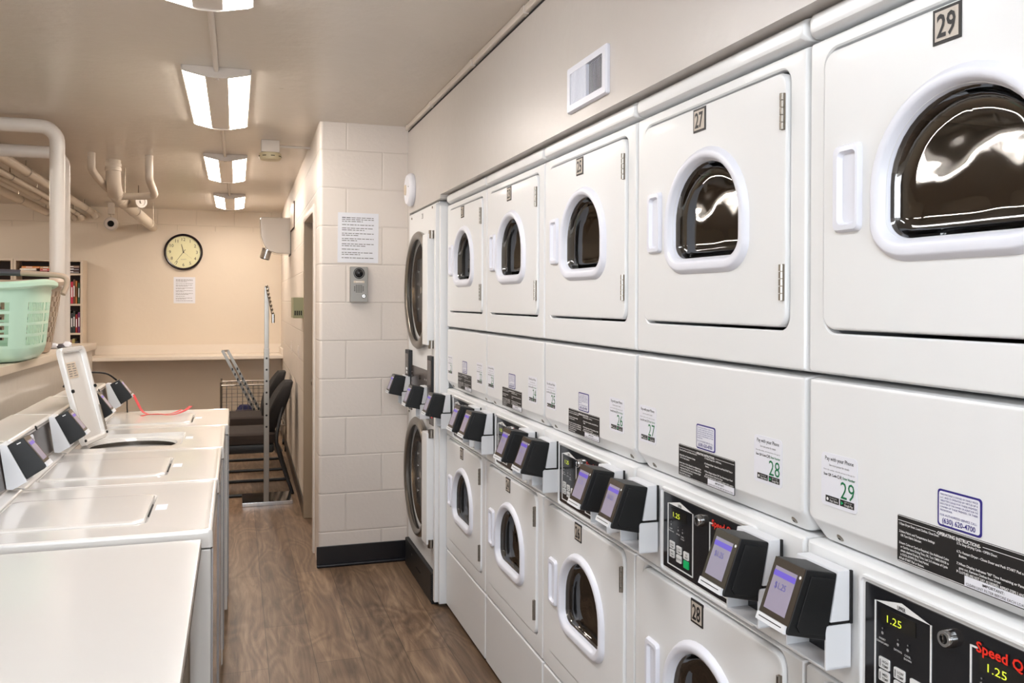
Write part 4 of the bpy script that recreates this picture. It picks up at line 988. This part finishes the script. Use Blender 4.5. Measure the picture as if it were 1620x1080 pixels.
for y, z, h in ((6.75, 1.085, .045), (7.8, 1.07, .05), (9.3, 1.046, .028)):
    o = MB().box(-.005, 0, -.035, .035, -h, h, 'paint', .002).box(-.010, -.004, -.006, .006, -.012, .012, 'paint', .001).build('switch_plate')
    o.location = (wx(y), y, z); tag(o, {6.75: 'white switch plate low on the side wall, nearest the doorway', 7.8: 'white switch plate on the side wall, middle of three', 9.3: 'small white plate on the side wall, farthest of three'}[y], 'switch plate')

# ================================================================ back wall: clock, counter, bookcases
t = thing('wall_clock', 'round wall clock with cream face and black rim on the back wall', 'clock', (-.541, YB, 2.0))
MB().lathe([(.196, 0), (.200, -.015), (.198, -.034), (.186, -.042), (.176, -.038), (.174, -.022)], (0, 0, 0), (0, 1, 0), 'clockrim', 56).build('rim', t)
MB().lathe([(.178, -.020), (.0001, -.020)], (0, 0, 0), (0, 1, 0), 'clockface', 48).build('face', t)
b = MB()
for k in range(1, 13):
    a = math.radians(90-30*k); b.text(str(k), .048, (.138*math.cos(a), -.0215, .138*math.sin(a)-.017), (1, 0, 0), (0, 0, 1), 'ink', 'C')
for k in range(60):
    a = math.radians(6*k); b.quad((.164*math.cos(a)-.001, -.0215, .164*math.sin(a)-.001), (.0025 if k % 5 else .004, 0, 0), (0, 0, .0025 if k % 5 else .004), 'ink')
b.text('QUARTZ', .014, (0, -.0215, -.085), (1, 0, 0), (0, 0, 1), 'greyink', 'C')
b.build('numerals', t)
def hand(a, l, w, tail, nm, off):
    a = math.radians(90-a); d = Vector((math.cos(a), 0, math.sin(a))); u = Vector((-d.z, 0, d.x))*w/2
    b = MB(); p0, p1 = -d*tail, d*l; o = Vector((0, off, 0)); b.loft([[p0-u+o, p0+u+o, p1+u*.5+o, p1-u*.5+o], [p0-u+o+Vector((0, -.001, 0)), p0+u+o+Vector((0, -.001, 0)), p1+u*.5+o+Vector((0, -.001, 0)), p1-u*.5+o+Vector((0, -.001, 0))]], 'ink', True, True); b.build(nm, t)
hand(-14, .088, .009, .012, 'hour_hand', -.024); hand(216, .155, .005, .034, 'minute_hand', -.026)
b = MB(); hand(130, .11, .0015, .02, 'second_hand', -.028)
t = thing('wall_counter', 'long cream laminate counter with backsplash along the back wall', 'counter', (0, 0, 0))
xr = wx(9.9)
MB().box(-1.42, xr, 9.60, YB, .848, .886, 'counter', .004).build('counter_top', t)
MB().box(-1.42, xr, YB-.02, YB, .886, .985, 'counter', .003).build('backsplash', t)
MB().box(xr-.022, xr, 9.62, YB-.02, .886, .955, 'counter', .003).build('side_splash', t)
def bookcase(x0, x1, label):
    t = thing('bookcase', label, 'bookcase', ((x0+x1)/2, 9.80, 0)); w = (x1-x0)/2
    for s_, in ((-1,), (1,)): MB().box(s_*w-(.022 if s_ > 0 else 0), s_*w+(.022 if s_ < 0 else 0), 0, .28, 0, 1.885, 'shelf', .002).build('side_panel', t)
    MB().box(-w+.022, w-.022, 0, .28, 1.865, 1.885, 'shelf', .002).build('top_panel', t)
    MB().box(-w+.022, w-.022, .27, .28, .05, 1.865, 'brown').build('back_panel', t)
    for z in (.06, .42, .80, 1.113, 1.412, 1.725): MB().box(-w+.022, w-.022, .004, .27, z, z+.02, 'shelf', .001).build('shelf', t)
bookcase(-2.128, -1.497, 'cream bookcase with books beside the pipes at the back wall')
bookcase(-2.765, -2.132, 'cream bookcase at the left picture edge, its top shelf empty')
def mc(n, c): 
    if n not in M: M[n] = mat(n, c, .5)
    return n
def book(label, grp, x0, x1, z0, z1, col, flat=False, tilt=0):
    n = mc('book %d %d %d' % col, srgb(*col)); b = MB(); w, h = x1-x0, z1-z0
    b.box(0, w, 0, .15, 0, h, n, .0015)
    if flat: b.box(.003, w-.003, -.0005, .15, h*.3, h*.4, 'paper').box(w*.25, w*.6, -.0012, .0, h*.42, h*.72, 'whiteink')
    else: b.box(.003, w-.003, .01, .145, h-.0005, h+.0005, 'paper').box(w*.25, w*.75, -.0012, 0, h*.3, h*.75, 'whiteink' if sum(col) < 300 else 'ink')
    o = b.build('book'); o.location = (x0, 9.812, z0); tag(o, label, 'book', grp)
g1, g2, g3, g4 = 'books on the top shelf', 'books on the second shelf', 'books on the third shelf', 'books on the fourth shelf'
zt = 1.746
book('dark book lying at the bottom of the left pile on the top shelf', g1, -2.09, -1.90, zt, zt+.022, (60, 40, 45), True)
book('white book in the left pile on the top shelf', g1, -2.075, -1.925, zt+.0225, zt+.045, (225, 215, 200), True)
book('orange book on top of the left pile on the top shelf', g1, -2.06, -1.895, zt+.0455, zt+.066, (215, 130, 40), True)
book('black book under the red one, middle pile of the top shelf', g1, -1.893, -1.78, zt, zt+.018, (35, 25, 25), True)
book('red book in the middle pile of the top shelf', g1, -1.893, -1.785, zt+.0185, zt+.042, (195, 60, 50), True)
book('tan book on top of the middle pile, top shelf', g1, -1.892, -1.77, zt+.0425, zt+.066, (190, 150, 95), True)
book('brown book at the bottom of the pile right of the pipe, top shelf', g1, -1.67, -1.53, zt, zt+.028, (70, 50, 42), True)
book('white-lettered dark book in the pile right of the pipe, top shelf', g1, -1.66, -1.53, zt+.0285, zt+.056, (60, 35, 45), True)
book('pale brown book on top of the pile right of the pipe, top shelf', g1, -1.665, -1.53, zt+.0565, zt+.078, (140, 110, 90), True)
for k, (c, w, h, n) in enumerate([((30, 28, 26), .022, .19, 'black'), ((40, 35, 32), .020, .25, 'tall dark grey'), ((190, 35, 65), .023, .23, 'crimson'), ((110, 62, 35), .020, .25, 'brown'), ((175, 110, 45), .016, .24, 'ochre'), ((40, 80, 50), .018, .22, 'dark green')]):
    x = -1.655+k*.0225; book('%s book standing upright on the second shelf' % n, g2, x, x+w-.001, 1.433, 1.433+h*.98, c)
for k, (c, w, h, n) in enumerate([((60, 70, 30), .022, .22, 'olive'), ((28, 40, 34), .022, .23, 'black-green'), ((35, 35, 38), .022, .20, 'charcoal'), ((45, 55, 48), .020, .22, 'grey-green'), ((150, 35, 35), .018, .19, 'red'), ((110, 45, 100), .020, .21, 'purple')]):
    x = -1.655+k*.0225; book('%s book standing upright on the third shelf' % n, g3, x, x+w-.001, 1.134, 1.134+h, c)
for k, (c, h, n) in enumerate([((50, 35, 40), .23, 'dark'), ((170, 130, 110), .24, 'pinkish'), ((165, 150, 90), .25, 'khaki'), ((40, 30, 35), .22, 'black')]):
    x = -1.65+k*.027; book('%s book standing upright on the fourth shelf' % n, g4, x, x+.024, .821, .821+h, c)

# ================================================================ rack, cart, chairs
t = thing('display_rack', 'tall chrome single-post display rack with a slanted arm on a flat base', 'rack', (.215, 6.44, 0))
MB().box(-.166, .185, -.02, .30, 0, .030, 'chrome', .003).build('base_plate', t)
b = MB(); b.box(-.016, .016, -.012, .012, .03, 1.575, 'steel', .002); b.box(-.0185, .0185, -.0145, .0145, .03, 1.13, 'steel', .002)
for k in range(16): b.lathe([(.0075, -.0148), (.0075, -.0155), (.0001, -.0152)], (0, 0, 1.06-k*.082 if k < 7 else -1), (0, 1, 0), 'void', 10) if k < 7 else None
b.build('post', t)
b = MB(); b.bar((.0, -.012, 1.565), (.034, -.26, 1.36), .010, .018, 'steel')
for k in range(8):
    q = k/7.5; b.ball((.034*q, -.014-.246*q, 1.577-.205*q), .010, 'hinge', 8)
b.lathe([(.012, -.03), (.012, .03)], (.034, -.262, 1.35), (0, 0, 1), 'chrome', 10, True, True); b.build('slanted_arm', t)
t = thing('wire_cart', 'chrome wire basket cart in the far corner below the counter', 'cart', (.17, 8.9, 0))
b = MB(); w, d = .30, .22; zt = .66
for z in (.66, .26):
    P = [(-w, -d, z), (w, -d, z), (w, d, z), (-w, d, z), (-w, -d, z)]
    for i in range(4): b.tube([P[i], P[i+1]], .008, 'steel', 8)
for x, y in ((-w, -d), (w, -d), (w, d), (-w, d)): b.tube([(x, y, .05), (x, y, .69)], .009, 'steel', 8)
b.build('frame', t)
b = MB()
for k in range(1, 12):
    x = -w+2*w*k/12
    for y in (-d, d): b.tube([(x, y, .26), (x, y, .66)], .0025, 'chrome', 5)
for k in range(1, 7):
    y = -d+2*d*k/7
    for x in (-w, w): b.tube([(x, y, .26), (x, y, .66)], .0025, 'chrome', 5)
for z in (.34, .42, .50, .58):
    P = [(-w, -d, z), (w, -d, z), (w, d, z), (-w, d, z), (-w, -d, z)]
    for i in range(4): b.tube([P[i], P[i+1]], .0025, 'chrome', 5)
for k in range(1, 16): b.tube([(-w+2*w*k/16, -d, .26), (-w+2*w*k/16, d, .26)], .0025, 'chrome', 5)
b.build('wire_basket', t)
for x, y in ((-w, -d), (w, -d), (w, d), (-w, d)): MB().lathe([(.028, -.01), (.028, .01)], (x, y, .028), (1, 0, 0), 'black', 14, True, True).build('caster', t)
for k in range(7):
    pass
t = thing('chrome_rail_frame', 'folded pair of chrome slotted rails leaning diagonally over the wire cart', 'rail', (0, 0, 0))
for dx, dy in ((0, 0), (.045, .05)):
    b = MB(); A, B = Vector((-.115+dx, 8.585+dy, 1.0)), Vector((.385+dx, 8.575+dy, .014)); b.bar(A, B, .022, .026, 'steel')
    for k in range(14):
        q = A.lerp(B, .18+.049*k); b.box(q.x-.006, q.x+.006, q.y-.0145, q.y-.0125, q.z-.012, q.z+.012, 'void')
    b.build('slotted_rail', t)
MB().bar((-.115, 8.585, .995), (-.07, 8.635, .995), .02, .02, 'chrome').build('end_link', t)
b = MB(); random.seed(11); L = []
for i in range(9):
    a = i/8; r = .02+.075*math.sin(math.pi*min(1, a*1.05+.02))
    L.append([(.10-.13+a*.26+random.uniform(-.006, .006), 8.87+r*math.cos(2*math.pi*j/14)*1.1, .30+max(-.032, (r*1.25+.018*math.sin(j*2.1+i))*math.sin(2*math.pi*j/14)+.04*math.sin(math.pi*a))) for j in range(14)])
b.loft(L, 'cloth', True, True); b.text('X', .08, (.12, 8.772, .325), (1, 0, 0), (0, 0, 1), 'whiteink', 'C', bold=.03)
b.box(-.03,.2,8.8,8.94,.2645,.275,'cloth')
tag(b.build('cloth_bag'), 'navy blue cloth bag with a white mark inside the wire cart', 'bag')
def chair(label, loc, rz):
    t = thing('side_chair', label, 'chair', loc, rz, 'dark chairs along the side wall')
    # faces -x; seat x -.42..0, back at +x
    b = MB(); R = lambda z, g, r: [(a, q, z) for a, q in rrect(-.46+g, .02-g, -.25+g, .25-g, r, 6)]
    b.loft([R(.385, .02, .06), R(.39, .005, .07), R(.42, 0, .07), R(.455, .004, .07), R(.468, .02, .06), R(.472, .06, .05)], 'fabric', True, True); b.build('seat', t)
    L = []
    for i in range(13):
        q = i/12; z = .46+.38*q; cx = .0+.145*q**1.25; hw = .228*math.sqrt(1-.72*(max(0, q-.62)/.38)**2)*(.86+.14*min(1, q/.4)); th = .026+.030*math.sin(math.pi*min(1, q*.9+.05))*(1 if q < .95 else .7)
        row = []
        for a, h2 in rrect(-th, th, -hw, hw, min(th*.9, .03), 4): row.append((cx+a-.045*(h2/hw)**2, h2, z))
        L.append(row)
    b = MB(); b.loft(L, 'blkfabric', True, True); b.build('backrest', t)
    b = MB()
    for sy in (-1, 1):
        y = sy*.265
        b.tube(smooth([(-.44, y, .39), (-.45, y, .2), (-.455, y, .03), (-.43, y, .011), (-.2, y, .011), (.10, y, .011), (.125, y, .03), (.06, y, .22), (.015, y, .40), (.035, y*.9, .55), (.06, y*.8, .66)], 5), .014, 'black', 10)
    b.tube([(-.43, -.265, .375), (-.43, .265, .375)], .010, 'black', 8).tube([(-.02, -.265, .375), (-.02, .265, .375)], .010, 'black', 8)
    b.box(-.43, -.0, -.235, .235, .315, .388, 'black', .02); b.build('sled_frame', t)
chair('dark chair with padded back beside the side wall, nearer of the two', (.285, 7.03, 0), .0)
chair('dark chair with padded back beside the side wall, behind the nearer chair', (.285, 8.0, 0), .0)
